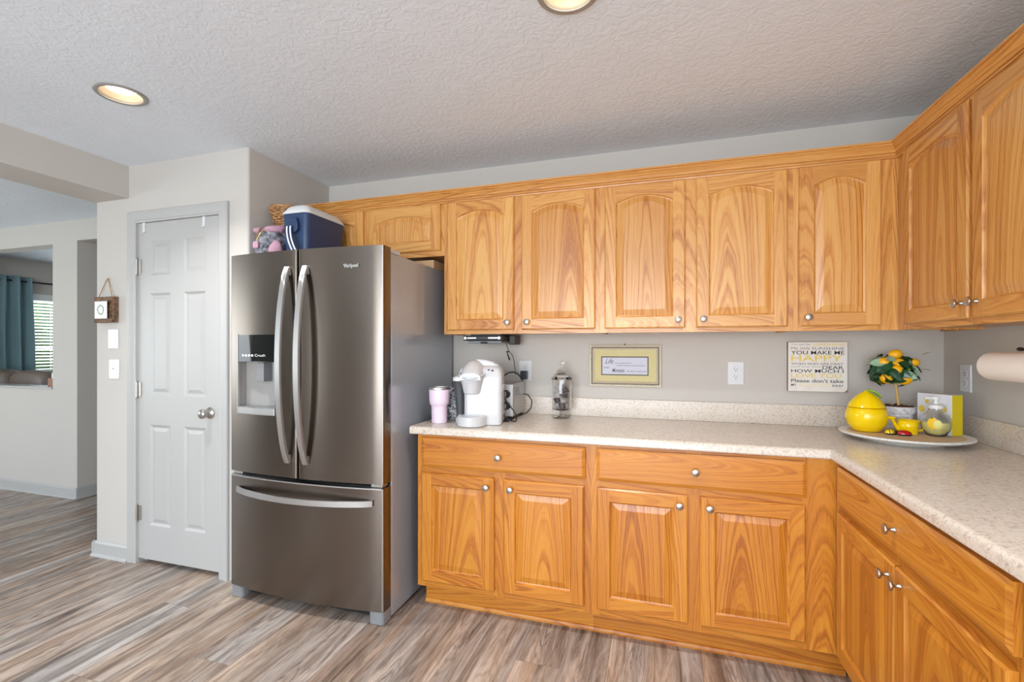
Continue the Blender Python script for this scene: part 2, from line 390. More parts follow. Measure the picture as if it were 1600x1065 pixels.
# far wall with pass-through opening and hallway header
YF = .045; YF2 = .175; OX = -6.394; HX = -6.076
m = MB(); m.box(OX, HX, YF, YF2, 0, ZC); m.box(XW, OX, YF, YF2, 0, .94); m.box(XW, OX, YF, YF2, 2.226, ZC); m.box(XW, -8.2, YF, YF2, .94, 2.226)
m.box(HX, XPL, YF, YF2, 2.238, ZC)
struct('wall_far', m, 'wall')
struct('wall_hall', MB().box(HX-.12, HX, YF2, YL, 0, ZC), 'wall')
struct('wall_living_back', MB().box(XW, XPL, YL, YL+.12, 0, ZC), 'wall')
# outer left wall with two window openings
WY0, WY1, WZ0, WZ1 = 1.13, 2.95, .93, 1.97
m = MB(); T = .14
m.box(XW-T, XW, YR, -4.6, 0, ZC); m.box(XW-T, XW, -4.6, -1.4, 0, .5); m.box(XW-T, XW, -4.6, -1.4, 2.2, ZC); m.box(XW-T, XW, -1.4, WY0, 0, ZC)
m.box(XW-T, XW, WY0, WY1, 0, WZ0); m.box(XW-T, XW, WY0, WY1, WZ1, ZC); m.box(XW-T, XW, WY1, YL, 0, ZC)
struct('wall_left', m, 'wall')
# rear wall, behind the camera: patio door, plus slot added for the fridge streak
m = MB(); m.box(XW, -8.1, YR-.12, YR, 0, ZC); m.box(-8.1, -6.72, YR-.12, YR, 0, ZC); m.box(-6.38, -5.5, YR-.12, YR, 0, ZC); m.box(-6.72, -6.38, YR-.12, YR, 0, .1); m.box(-6.72, -6.38, YR-.12, YR, 2.1, ZC)
m.box(-5.5, -3.8, YR-.12, YR, 0, ZC); m.box(-3.8, -.4, YR-.12, YR, 2.36, ZC); m.box(-3.8, -.4, YR-.12, YR, 0, .08); m.box(-.4, 0, YR-.12, YR, 0, ZC)
struct('wall_rear', m, 'wall')
def window(name, axis, c0, a0, a1, z0, z1, mull, dep=.05):
    f = MB(); w_ = .045
    def bx(p0, p1, q0, q1):
        if axis == 'y': f.box(p0, p1, c0, c0+dep, q0, q1)
        else: f.box(c0, c0+dep, p0, p1, q0, q1)
    bx(a0, a1, z0, z0+w_); bx(a0, a1, z1-w_, z1); bx(a0, a0+w_, z0+w_, z1-w_); bx(a1-w_, a1, z0+w_, z1-w_)
    for q in mull: bx(q-.02, q+.02, z0+w_, z1-w_)
    o = struct(name, f, 'white_paint', bevel=.002)
    g = MB()
    if axis == 'y': g.box(a0+w_, a1-w_, c0+.02, c0+.026, z0+w_, z1-w_)
    else: g.box(c0+.02, c0+.026, a0+w_, a1-w_, z0+w_, z1-w_)
    g.build('pane', 'pane', o)
    return o
wl = window('window_1', 'x', XW-.10, WY0, WY1, WZ0, WZ1, [])
MB().box(XW-.09, XW-.055, WY0+.045, WY1-.045, 1.29, 1.335).build('meeting_rail', 'white_paint', wl)

# baseboards
def baseboard(name, pts, h=.092, t=.014):
    """pts: run of floor points, board on the left-hand side of travel"""
    m = MB()
    for (ax, ay), (bx_, by) in zip(pts[:-1], pts[1:]):
        x0, x1 = sorted((ax, bx_)); y0, y1 = sorted((ay, by))
        dx, dy = bx_-ax, by-ay
        prof = [(0, 0), (t+.012, 0), (t+.010, .008), (t, .016), (t, h-.012), (t-.006, h-.004), (.004, h), (0, h)]
        L = math.hypot(dx, dy); d = (dx/L, dy/L); n = (d[1], -d[0])
        A = []; B = []
        for o_, z in prof:
            A.append(m.add((ax+n[0]*o_-d[0]*o_*0, ay+n[1]*o_, z))); B.append(m.add((bx_+n[0]*o_, by+n[1]*o_, z)))
        k = len(prof)
        for i in range(k): m.face([A[i], A[(i+1) % k], B[(i+1) % k], B[i]])
        m.face(A[::-1]); m.face(B)
    return struct(name, m, 'white_paint', smooth=30)
baseboard('baseboard_pantry', [(-4.366, YP), (XPL-.016, YP)][::-1])
baseboard('baseboard_pantry_side', [(XPL, .9), (XPL, YP-.016)])
baseboard('baseboard_far', [(XW, YF), (HX+.015, YF)])
baseboard('baseboard_hall', [(HX, YF-.015), (HX, 3.9)])
# window sill board of the pass-through
struct('trim_1', MB().box(-8.2, OX, YF-.012, YF2+.01, .94, .958), 'white_paint', bevel=.003)

# ------------------------------------------------------------------ pantry door
door = bpy.data.objects.new('door_1', None); C.objects.link(door); door.location = (DX0, YP, 0); door['kind'] = 'structure'
def dpart(name, mb, mats, par=door, **k):
    mb2 = mb; o = mb2.build(name, mats, **k)
    o.parent = par; o.matrix_parent_inverse = Matrix.Translation(-Vector(door.location)) if par is door else Matrix.Identity(4)
    return o
def panel_face(m, x0, x1, z0, z1, y, holes, fld, mi=0):
    """flat face at y (facing -y) with rectangular raised-panel holes"""
    xs = sorted({x0, x1} | {h[0] for h in holes} | {h[1] for h in holes}); zs = sorted({z0, z1} | {h[2] for h in holes} | {h[3] for h in holes})
    for i in range(len(xs)-1):
        for j in range(len(zs)-1):
            cx, cz = (xs[i]+xs[i+1])/2, (zs[j]+zs[j+1])/2
            if any(h[0] < cx < h[1] and h[2] < cz < h[3] for h in holes): continue
            m.face([m.add(q) for q in ((xs[i], y, zs[j]), (xs[i+1], y, zs[j]), (xs[i+1], y, zs[j+1]), (xs[i], y, zs[j+1]))], None, mi)
    for (a, b, c_, d) in holes:
        rings = []
        for ins, dy in fld:
            rings.append([m.add(q) for q in ((a+ins, y+dy, c_+ins), (b-ins, y+dy, c_+ins), (b-ins, y+dy, d-ins), (a+ins, y+dy, d-ins))])
        for r0, r1 in zip(rings[:-1], rings[1:]):
            for k in range(4): m.face([r0[k], r0[(k+1) % 4], r1[(k+1) % 4], r1[k]], None, mi)
        m.face(rings[-1], None, mi)
SX0, SX1, SZ0, SZ1 = DX0+.004, DX1-.004, .030, 2.062
m = MB(); yd = YP+.003
holes = []
for xa, xb in ((-4.199, -4.030), (-3.925, -3.758)):
    for za, zb in ((1.742, 1.952), (1.022, 1.636), (.238, .845)): holes.append((xa, xb, za, zb))
panel_face(m, SX0, SX1, SZ0, SZ1, yd, holes, [(0, 0), (.006, .003), (.014, .008), (.020, .008), (.040, .002)])
m.poly([(SX0, yd, SZ0), (SX0, yd+.035, SZ0), (SX0, yd+.035, SZ1), (SX0, yd, SZ1)]); m.poly([(SX1, yd, SZ0), (SX1, yd, SZ1), (SX1, yd+.035, SZ1), (SX1, yd+.035, SZ0)])
m.poly([(SX0, yd, SZ1), (SX0, yd+.035, SZ1), (SX1, yd+.035, SZ1), (SX1, yd, SZ1)]); m.poly([(SX0, yd, SZ0), (SX1, yd, SZ0), (SX1, yd+.035, SZ0), (SX0, yd+.035, SZ0)]); m.poly([(SX0, yd+.035, SZ0), (SX1, yd+.035, SZ0), (SX1, yd+.035, SZ1), (SX0, yd+.035, SZ1)])
slab = dpart('door_slab', m, 'white_paint', weld=True)
# casing with moulded profile, mitred, as one frame
cp = [(0, 0), (0, -.011), (.008, -.015), (.016, -.012), (.030, -.014), (.052, -.019), (.064, -.019), (.068, -.014), (.068, 0)]   # (outwards from opening, y)
m = MB(); st = []
for o_, dy in cp:
    st.append([m.add((DX0-o_, YP+dy, 0)), m.add((DX0-o_, YP+dy, DZ+o_-.004)), m.add((DX1+o_, YP+dy, DZ+o_-.004)), m.add((DX1+o_, YP+dy, 0))])
for A, B in zip(st[:-1], st[1:]):
    for k in range(3): m.face([A[k], A[k+1], B[k+1], B[k]])
m.face([a[0] for a in st]); m.face([a[3] for a in st][::-1])
dpart('casing', m, 'white_paint', smooth=28)
m = MB(); m.box(DX0, DX0+.003, YP, YP+.1, 0, DZ); m.box(DX1-.003, DX1, YP, YP+.1, 0, DZ); m.box(DX0, DX1, YP, YP+.1, DZ-.004, DZ)
m.box(DX0+.003, DX0+.016, YP+.042, YP+.1, 0, DZ-.004); m.box(DX1-.016, DX1-.003, YP+.042, YP+.1, 0, DZ-.004)
dpart('jamb', m, 'white_paint')
for hz in (1.80, 1.055, .305):
    m = MB(); m.lathe([(.0055, -.045), (.0055, .045)], 12, (DX0+.002, YP-.008, hz)); m.box(DX0+.001, DX0+.030, YP-.0035, YP+.002, hz-.043, hz+.043)
    for q in (-.027, 0, .027): m.lathe([(.0062, q-.001), (.0062, q+.001)], 12, (DX0+.002, YP-.008, hz))
    m.ball((DX0+.002, YP-.008, hz+.048), .006, 10, 6); m.ball((DX0+.002, YP-.008, hz-.048), .006, 10, 6)
    dpart('hinge', m, 'nickel', smooth=40)
m = MB(); kx, kz = -3.722, .934
m.lathe([(.0, yd-.001), (.030, yd-.001), (.033, yd-.004), (.030, yd-.009), (.016, yd-.012), (.012, yd-.018), (.012, yd-.030), (.020, yd-.036), (.026, yd-.044), (.0275, yd-.054), (.024, yd-.062), (.012, yd-.067), (0, yd-.068)], 28, (kx, 0, kz), 'y', 0, False)
dpart('door_knob', m, 'nickel', smooth=50)
MB().box(DX1-.006, DX1-.0035, YP-.001, YP+.02, kz-.028, kz+.028).build('latch_plate', 'nickel').parent = door
bpy.data.objects['latch_plate'].matrix_parent_inverse = Matrix.Translation(-Vector(door.location))
for i, hx in enumerate((-4.247, -3.770)):
    m = MB(); m.box(hx-.011, hx+.011, yd-.0025, yd-.0005, 2.005, 2.064); m.box(hx-.011, hx+.011, yd-.0025, yd+.03, 2.0635, 2.0655)
    m.box(hx-.011, hx+.011, yd-.009, yd-.0025, 2.004, 2.009)
    tag(m.build('over_door_hook', 'white_plastic', bevel=.001), ['white over-door hook nearer the hinges of the pantry door', 'white over-door hook nearer the fridge on the pantry door'][i], 'hook', 'hooks over the pantry door')

# ------------------------------------------------------------------ recessed ceiling lights
M['lens'] = None
def make_emit(name, col, st):
    t = NT(name); t.base((.9, .9, .9)); nz = t.noise(t.coord('Generated'), 3.)
    t.b.inputs['Emission Color'].default_value = (*col, 1); t.b.inputs['Emission Strength'].default_value = st; return t.m
M['lens'] = make_emit('lamp_lens', (1, .96, .9), 4.)
M['trim_ring'] = plain('lamp_trim', srgb(164, 160, 154), .35, .3)
M['baffle'] = plain('lamp_baffle', srgb(224, 204, 170), .45)
ll = ['round recessed ceiling light at left, above the space before the pantry door', 'round recessed ceiling light cut by the top edge of the photo',
      'round recessed ceiling light behind the camera, left', 'round recessed ceiling light added out of view to brighten the right-hand worktop', 'round recessed ceiling light nearest the patio door']
for i, (lx, ly) in enumerate(LIGHTS):
    t = thing('ceiling_light', (lx, ly, ZC), ll[i], 'ceiling light', 0, 'recessed ceiling lights')
    m = MB(); m.lathe([(.080, .002), (.080, -.004), (.092, -.006), (.098, -.003), (.100, 0), (.086, .0005)], 48, caps=False); m.build('trim_ring', 'trim_ring', t, 40)
    m = MB(); m.lathe([(.0815, -.002), (.076, .010), (.066, .028), (.056, .042)], 48, caps=False); m.build('baffle', 'baffle', t, 60, solid=.001)
    m = MB(); m.lathe([(.060, .031), (.054, .024), (.04, .021), (0, .020)], 48, caps=False); m.build('lens', 'lens', t, 60)
    d = bpy.data.lights.new('lamp', 'AREA'); d.shape = 'DISK'; d.size = .075; d.energy = LAMP_POWER; d.color = (.96, .96, .96); d.spread = math.radians(112)
    o = bpy.data.objects.new('lamp', d); C.objects.link(o); o.parent = t; o.location = (0, 0, .0185)

# ------------------------------------------------------------------ cabinets
def uvp(m, pts, grain, k, mi=0, ctr=None): m.poly(pts, grain, mi, k, ctr, 0.37*(k % 9))
def cab_door(w, h, t=.019, arch=0., fr=.056, flip=False):
    """raised-panel door: local x 0..w, z 0..h, back at y=0, front at y=-t"""
    m = MB(); ks = [m.key() for _ in range(5)]; e = .006; y = -t; ye = -t+.005
    na = 14 if arch else 1
    def outline(ins):
        a, b = fr+ins, w-fr-ins; zt = h-fr-arch-ins*.9
        pts = [(a, fr+ins), (b, fr+ins)]
        for i in range(na+1):
            s_ = 1-i/na if arch else (1 if i == 0 else 0)
            x = a+(b-a)*s_
            pts.append((x, zt+(arch*(1-(2*s_-1)**2) if arch else 0)))
        return pts
    O = outline(0)
    # front: bottom rail, stiles, top rail
    cz = (0, 0, h/2); 
    uvp(m, [(e, y, e), (fr, y, fr), (fr, y, O[-1][1]), (fr, y, h-e), (e, y, h-e)][0:1]+[(fr, y, e), (fr, y, h-e), (e, y, h-e)], 'z', ks[0], ctr=(fr/2, y, h/2))
    uvp(m, [(w-fr, y, e), (w-e, y, e), (w-e, y, h-e), (w-fr, y, h-e)], 'z', ks[1], ctr=(w-fr/2, y, h/2))
    uvp(m, [(fr, y, e), (w-fr, y, e), (w-fr, y, fr), (fr, y, fr)], 'x', ks[2], ctr=(w/2, y, fr/2))
    top = [(x, y, z) for x, z in O[2:]]      # right to left along the arch
    for p, q in zip(top[:-1], top[1:]):
        uvp(m, [q, p, (p[0], y, h-e), (q[0], y, h-e)], 'x', ks[3], ctr=(w/2, y, h-fr/2))
    # outer chamfer and sides
    oc = [(e, e), (w-e, e), (w-e, h-e), (e, h-e)]; oo = [(0, 0), (w, 0), (w, h), (0, h)]
    for i in range(4):
        j = (i+1) % 4; kk = ks[[2, 1, 3, 0][i]]; gr = 'xzxz'[i]
        uvp(m, [(oo[i][0], ye, oo[i][1]), (oo[j][0], ye, oo[j][1]), (oc[j][0], y, oc[j][1]), (oc[i][0], y, oc[i][1])], gr, kk)
        uvp(m, [(oo[i][0], 0, oo[i][1]), (oo[j][0], 0, oo[j][1]), (oo[j][0], ye, oo[j][1]), (oo[i][0], ye, oo[i][1])], gr, kk)
    uvp(m, [(0, 0, 0), (0, 0, h), (w, 0, h), (w, 0, 0)], 'z', ks[4])
    # sticking groove then raised field
    steps = [(0, 0), (.002, .004), (.006, .0075), (.009, .0085), (.038, .0015)]
    for (i0, d0), (i1, d1) in zip(steps[:-1], steps[1:]):
        A, B = outline(i0), outline(i1); n = len(A)
        for i in range(n):
            j = (i+1) % n
            gr = 'x' if i == 0 or 2 <= i < n-1 else 'z'
            kk = ks[4] if i0 >= .006 else (ks[2] if i == 0 else ks[1] if i == 1 else ks[0] if i == n-1 else ks[3])
            uvp(m, [(A[i][0], y+d0, A[i][1]), (A[j][0], y+d0, A[j][1]), (B[j][0], y+d1, B[j][1]), (B[i][0], y+d1, B[i][1])], 'z' if i0 >= .006 else gr, kk, ctr=(w/2, y, h/2) if i0 >= .006 else None)
    F = outline(steps[-1][0]); uvp(m, [(x, y+steps[-1][1], z) for x, z in F], 'z', ks[4], ctr=(w/2, y, h/2))
    return m
def drawer_front(w, h, t=.019):
    m = MB(); k = m.key(); e = .014; y = -t; ye = -t+.0055; c_ = (w/2, 0, h/2)
    oc = [(e, e), (w-e, e), (w-e, h-e), (e, h-e)]; oo = [(0, 0), (w, 0), (w, h), (0, h)]
    m.poly([(a, y, b) for a, b in oc], 'x', 0, k, c_, 0.)
    for i in range(4):
        j = (i+1) % 4
        m.poly([(oo[i][0], ye, oo[i][1]), (oo[j][0], ye, oo[j][1]), (oc[j][0], y, oc[j][1]), (oc[i][0], y, oc[i][1])], 'x', 0, k, c_, 0.)
        m.poly([(oo[i][0], 0, oo[i][1]), (oo[j][0], 0, oo[j][1]), (oo[j][0], ye, oo[j][1]), (oo[i][0], ye, oo[i][1])], 'x', 0, k, c_, 0.)
    m.poly([(0, 0, 0), (0, 0, h), (w, 0, h), (w, 0, 0)], 'x', 0, k)
    return m
knob_mb = MB(); knob_mb.lathe([(.0075, 0), (.0075, -.002), (.0045, -.006), (.0045, -.014), (.008, -.018), (.0145, -.021), (.0155, -.024), (.0145, -.0275), (.008, -.030), (0, -.0305)], 24, (0, 0, 0), 'y', 0, False)
knob_src = knob_mb.build('knob', 'nickel', smooth=50); KNOB_ME = knob_src.data; bpy.data.objects.remove(knob_src)
def knob(parent, x, z, t=.019):
    o = bpy.data.objects.new('knob', KNOB_ME); C.objects.link(o); o.parent = parent; o.location = (x, -t, z); return o
# cabinets are modelled facing -y with local x along the face; right-hand wall cabinets are turned by -90 degrees
def cabinet(name, loc, rz, label, cat, W, z0, z1, depth, stiles, rails, doors, drawers, mat, toe=None, group=None, ends='b', side_l=True):
    """face frame at local y=0..0.019, carcass behind it"""
    t = thing(name, loc, label, cat, rz, group); F = .019
    m = MB(); m.box(0, .012, F, depth, z0, z1, 'z'); m.box(W-.012, W, F, depth, z0, z1, 'z')
    m.box(.012, W-.012, F, depth, z0+.008, z0+.020, 'x'); m.box(.012, W-.012, F, depth, z1-.014, z1-.002, 'x'); m.box(.012, W-.012, depth-.008, depth, z0+.02, z1-.014, 'x')
    m.build('carcass', mat, t)
    m = MB()
    for a, b in stiles: m.box(a, b, 0, F, z0, z1, 'z')
    for a, b, c_, d in rails: m.box(a, b, 0.0005, F, c_, d, 'x')
    m.build('face_frame', mat, t)
    for (x, z, w_, h, arch, kx, kz) in doors:
        o = cab_door(w_, h, arch=arch).build('door', mat, t, loc=(x, -.0005, z)); knob(o, kx, kz)
    for (x, z, w_, h) in drawers:
        o = drawer_front(w_, h).build('drawer', mat, t, loc=(x, -.0005, z)); knob(o, w_/2, h/2)
    if toe:
        a, b, yo = toe
        m = MB(); m.box(a, b, yo, yo+.014, 0, z0, 'x'); m.box(a, a+.014, yo+.014, depth, 0, z0, 'z')
        m.build('toe_kick', mat, t)
        m = MB(); m.prism([(yo, 0), (yo-.011, 0), (yo-.011, .008), (yo-.006, .017), (yo, .020)], 'x', a, b); m.build('shoe_moulding', mat, t)
    return t
YU = -.2924; ZU0 = 1.384; ZU1 = 2.150; YBF = -.622; ZB0 = .112; ZB1 = .876
DZ0 = 1.405; DH = .722; AR = .034
G1 = 'oak wall cabinets along the back wall'
# above the fridge
X0 = XAL+.004; Wd = -2.44-X0
cabinet('wall_cabinet', (X0, YU, 0), 0, 'short oak wall cabinet with two low arched doors above the fridge', 'cabinet', Wd, 1.832, ZU1, -YU-.002,
        [(0, .045), (.455, .52), (Wd-.022, Wd)], [(.045, Wd-.022, 1.832, 1.870), (.045, Wd-.022, 2.118, ZU1)],
        [(.035, 1.862, .438, .266, .030, .40, .03), (.512, 1.862, .468, .266, .030, .05, .03)], [], 'oak', group=G1)
# two double units
cabinet('wall_cabinet', (-2.44, YU, 0), 0, 'oak double-door wall cabinet directly right of the fridge, over the coffee maker', 'cabinet', .875, ZU0, ZU1, -YU-.002,
        [(0, .035), (.405, .468), (.84, .875)], [(.035, .84, ZU0, 1.418), (.035, .84, 2.118, ZU1)],
        [(.024, DZ0, .391, DH, AR, .391-.032, .040), (.460, DZ0, .391, DH, AR, .032, .040)], [], 'oak', group=G1)
cabinet('wall_cabinet', (-1.565, YU, 0), 0, 'oak double-door wall cabinet over the framed quotation and the wall outlet', 'cabinet', .872, ZU0, ZU1, -YU-.002,
        [(0, .035), (.400, .466), (.84, .872)], [(.035, .84, ZU0, 1.418), (.035, .84, 2.118, ZU1)],
        [(.024, DZ0, .385, DH, AR, .385-.032, .040), (.458, DZ0, .389, DH, AR, .032, .040)], [], 'oak', group=G1)
cabinet('wall_cabinet', (-.693, YU, 0), 0, 'oak single-door wall cabinet in the corner over the lettered sign', 'cabinet', .693-.002, ZU0, ZU1, -YU-.002,
        [(0, .035), (.325, .378), (.378, .403)], [(.035, .325, ZU0, 1.418), (.035, .325, 2.118, ZU1)],
        [(.022, DZ0, .312, DH, AR, .032, .040)], [], 'oak', group=G1)
R90 = -PI/2
# right-hand wall: local +x runs toward the camera (-Y world), local +y toward the wall (+X)
t = cabinet('wall_cabinet', (YU, YU-.002, 0), R90, 'oak double-door wall cabinet on the right-hand wall', 'cabinet', 1.005, ZU0, ZU1, -YU-.002,
        [(0, .105), (.52, .565), (.965, 1.005)], [(.105, .965, ZU0, 1.418), (.105, .965, 2.118, ZU1)],
        [(.084, DZ0, .446, DH, AR, .446-.030, .052), (.551, DZ0, .430, DH, AR, .030, .052)], [], 'oak')
cabinet('wall_cabinet', (YU, -1.302, 0), R90, 'oak wall cabinet on the right-hand wall beyond the photo edge', 'cabinet', .80, ZU0, ZU1, -YU-.002,
        [(0, .04), (.38, .42), (.76, .80)], [(.04, .76, ZU0, 1.418), (.04, .76, 2.118, ZU1)],
        [(.02, DZ0, .375, DH, AR, .345, .052), (.405, DZ0, .375, DH, AR, .03, .052)], [], 'oak')
# crown moulding, one mitred run along both walls
cpf = [(0, 2.128), (.007, 2.128), (.009, 2.135), (.016, 2.137), (.016, 2.143), (.007, 2.146), (.007, 2.149), (.013, 2.151), (.017, 2.160), (.025, 2.172), (.033, 2.179), (.033, 2.184), (.041, 2.186), (.041, 2.1945), (0, 2.1945)]
m = MB(); kk = m.key(); kk2 = m.key()
for (o0, za), (o1, zb) in zip(cpf, cpf[1:]+cpf[:1]):
    a, b = YU-o0-.0005, YU-o1-.0005
    m.poly([(X0, a, za), (a, a, za), (b, b, zb), (X0, b, zb)], 'x', 0, kk, (0, (a+b)/2, 2.16), 0)
    m.poly([(a, a, za), (a, -2.10, za), (b, -2.10, zb), (b, b, zb)], 'y', 0, kk2, ((a+b)/2, 0, 2.16), 0)
m.face([m.add((X0, YU-o_-.0005, z)) for o_, z in cpf])
tag(m.build('crown_moulding', 'oak', weld=False), 'stepped oak crown moulding running along the tops of the wall cabinets', 'moulding')

G2 = 'oak base cabinets under the laminate worktop'
BD0, BDH = .145, .540; DR0, DRH = .717, .143
cabinet('base_cabinet', (-2.435, YBF, 0), 0, 'oak base cabinet with wide drawer and two doors next to the fridge', 'cabinet', .868, ZB0, ZB1, .618,
        [(0, .038), (.405, .462), (.832, .868)], [(.038, .832, ZB0, .16), (.038, .832, .672, .730), (.038, .832, .846, ZB1)],
        [(.027, BD0, .382, BDH, 0, .382-.034, .498), (.458, BD0, .378, BDH, 0, .036, .498)], [(.027, DR0, .815, DRH)], 'oak_honey', toe=(.012, .868, .070), group=G2)
cabinet('base_cabinet', (-1.567, YBF, 0), 0, 'oak base cabinet with wide drawer and two doors next to the inner corner', 'cabinet', .945, ZB0, ZB1, .618,
        [(0, .038), (.400, .458), (.828, .945)], [(.038, .828, ZB0, .16), (.038, .828, .672, .730), (.038, .828, .846, ZB1)],
        [(.025, BD0, .380, BDH, 0, .380-.034, .498), (.452, BD0, .386, BDH, 0, .036, .498)], [(.025, DR0, .816, DRH)], 'oak_honey', toe=(0, .996, .070), group=G2)
cabinet('base_cabinet', (YBF, YBF-.002, 0), R90, 'oak base cabinet with long drawer and two doors on the right-hand side', 'cabinet', 1.056, ZB0, ZB1, .618,
        [(0, .065), (.505, .565), (1.000, 1.056)], [(.065, 1.0, ZB0, .16), (.065, 1.0, .672, .730), (.065, 1.0, .846, ZB1)],
        [(.060, BD0, .470, BDH, 0, .470-.034, .498), (.537, BD0, .470, BDH, 0, .034, .498)], [(.060, DR0, .955, DRH)], 'oak_honey', toe=(-.068, 1.056, .070), group=G2)
cabinet('base_cabinet', (YBF, YBF-1.058, 0), R90, 'oak base cabinet cut off by the right edge of the photo', 'cabinet', .80, ZB0, ZB1, .618,
        [(0, .045), (.385, .425), (.76, .80)], [(.045, .76, ZB0, .16), (.045, .76, .672, .730), (.045, .76, .846, ZB1)],
        [(.030, BD0, .368, BDH, 0, .334, .498), (.412, BD0, .368, BDH, 0, .034, .498)], [(.030, DR0, .75, DRH)], 'oak_honey', toe=(0, .80, .070), group=G2)

# worktop: L shape with rolled front edge, and its upstand
YCF = -.6495; XCL = -2.468
pf = [(0, .876), (0, .914)]
m = MB()
edge = [(YCF+.004, .876), (YCF, .880), (YCF, .902), (YCF+.003, .909), (YCF+.009, .9135), (YCF+.018, .914)]
for (a, za), (b, zb) in zip(edge[:-1], edge[1:]):
    m.face([m.add(q) for q in ((XCL, a, za), (a, a, za), (b, b, zb), (XCL, b, zb))])
    m.face([m.add(q) for q in ((a, a, za), (a, -2.50, za), (b, -2.50, zb), (b, b, zb))])
a = YCF+.018; b = -.0005
m.face([m.add(q) for q in ((XCL, a, .914), (a, a, .914), (b, b, .914), (XCL, b, .914))]); m.face([m.add(q) for q in ((a, a, .914), (a, -2.5, .914), (b, -2.5, .914), (b, b, .914))])
a = YCF+.004
m.face([m.add(q) for q in ((XCL, a, .876), (XCL, b, .876), (b, b, .876), (a, a, .876))]); m.face([m.add(q) for q in ((a, a, .876), (b, b, .876), (b, -2.5, .876), (a, -2.5, .876))])
m.face([m.add((XCL, q[0], q[1])) for q in edge]+[m.add((XCL, b, .914)), m.add((XCL, b, .876))])
ct = m.build('worktop', 'counter', weld=True, smooth=35)
tag(ct, 'L-shaped beige speckled laminate worktop along both walls', 'worktop')
m = MB(); m.box(XCL, -.0005, -.020, -.0005, .9142, 1.018); m.box(-.020, -.0005, -2.5, -.020, .9142, 1.018)
m.build('backsplash', 'counter', ct, bevel=.002)

def W(loc):
    m = MB(); m.M = Matrix.Translation(-Vector(loc)); return m
# ------------------------------------------------------------------ refrigerator
FL = (-2.965, -.42, 0.)
fr = thing('refrigerator', FL, 'dark stainless steel french-door refrigerator with freezer drawer, left of the cabinets', 'refrigerator')
FX0, FX1, FB = -3.425, -2.505, -.762
m = W(FL); m.box(FX0+.012, FX1, FB, -.03, .010, 1.765); m.build('body', 'fridge_side', fr, bevel=.006)
m = W(FL); m.box(FX0+.02, FX1-.09, FB-.02, FB, .012, .062); m.build('base_grille', 'gasket', fr)
def fy(x): return -.832-.036*(1-((x+2.965)/.46)**2)
def front(mb, xa, xb, za, zb, hole=None, n=18, mi=0, rl=.010, rr=.010):
    """curved door front extruded in z, rounded vertical edges, back plane at FB-.006"""
    yb = FB-.006
    prof = [(xa, yb)]
    for q in range(0, 5): t = q*PI/8; prof.append((xa+rl-rl*math.cos(t), fy(xa)+rl-rl*math.sin(t)))
    xs = [xa+rl+(xb-xa-rl-rr)*i/n for i in range(1, n)]
    if hole: xs = sorted(set([x for x in xs if min(abs(x-hole[0]), abs(x-hole[1])) > .006]+[hole[0], hole[1]]))
    for x in xs: prof.append((x, fy(x)))
    for q in range(4, -1, -1): t = q*PI/8; prof.append((xb-rr+rr*math.cos(t), fy(xb)+rr-rr*math.sin(t)))
    prof.append((xb, yb))
    zs = [za, zb] if not hole else [za, hole[2], hole[3], zb]
    rows = [[mb.add((x, y, z)) for x, y in prof] for z in zs]
    for r in range(len(zs)-1):
        for i in range(len(prof)-1):
            cx = (prof[i][0]+prof[i+1][0])/2
            if hole and r == 1 and hole[0] < cx < hole[1]: continue
            mb.face([rows[r][i], rows[r][i+1], rows[r+1][i+1], rows[r+1][i]], None, mi)
    for r in range(len(zs)-1): mb.face([rows[r][-1], rows[r][0], rows[r+1][0], rows[r+1][-1]], None, mi)
    mb.face(rows[0][::-1], None, mi); mb.face(rows[-1], None, mi)
DSP = (-3.366, -3.105, .972, 1.374)
XM = -2.966
m = W(FL); front(m, FX0, XM-.004, .665, 1.790, DSP); dl = m.build('door', 'steel_dark', fr, smooth=40, fix=True)
tag(dl, 'left upper door with water and ice dispenser')
m = W(FL); front(m, XM+.004, FX1, .665, 1.790); drr = m.build('door', 'steel_dark', fr, smooth=40)
m = W(FL); front(m, FX0, FX1, .066, .644, n=30); fz = m.build('freezer_drawer', 'steel_dark', fr, smooth=40)
# bright strips modelling the highlight along the right-hand door corner
for par, xa, za, zb in ((drr, FX1, .665, 1.79), (fz, FX1, .066, .644)):
    m = W(FL); m.tube([(xa-.006, fy(xa)+.001, za+.001), (xa-.006, fy(xa)+.001, zb-.001)], .0052, 10); m.build('bright_edge', 'steel_bright', par, smooth=60)
m = W(FL); m.box(FX0+.004, FX1-.004, FB-.004, FB+.02, .645, .664); m.box(XM-.0035, XM+.0035, FB-.02, FB, .67, 1.785); m.build('gasket', 'gasket', fr)
m = W(FL)
n = 30; pr_ = [(FX0+.01+(FX1-FX0-.02)*i/n, fy(FX0+.01+(FX1-FX0-.02)*i/n)-.0008) for i in range(n+1)]
A = [m.add((x, y, .6385)) for x, y in pr_]; B = [m.add((x, y, .6445)) for x, y in pr_]; D = [m.add((x, y+.045, .6455)) for x, y in pr_]
for i in range(n): m.face([A[i], A[i+1], B[i+1], B[i]]); m.face([B[i], B[i+1], D[i+1], D[i]])
m.build('bright_edge', 'steel_bright', fz, smooth=20)
for hx in (FX0+.012, FX1-.072):
    m = W(FL); m.box(hx, hx+.06, -.825, -.775, .646, .662); m.build('hinge', 'steel_bright', fr, bevel=.003)
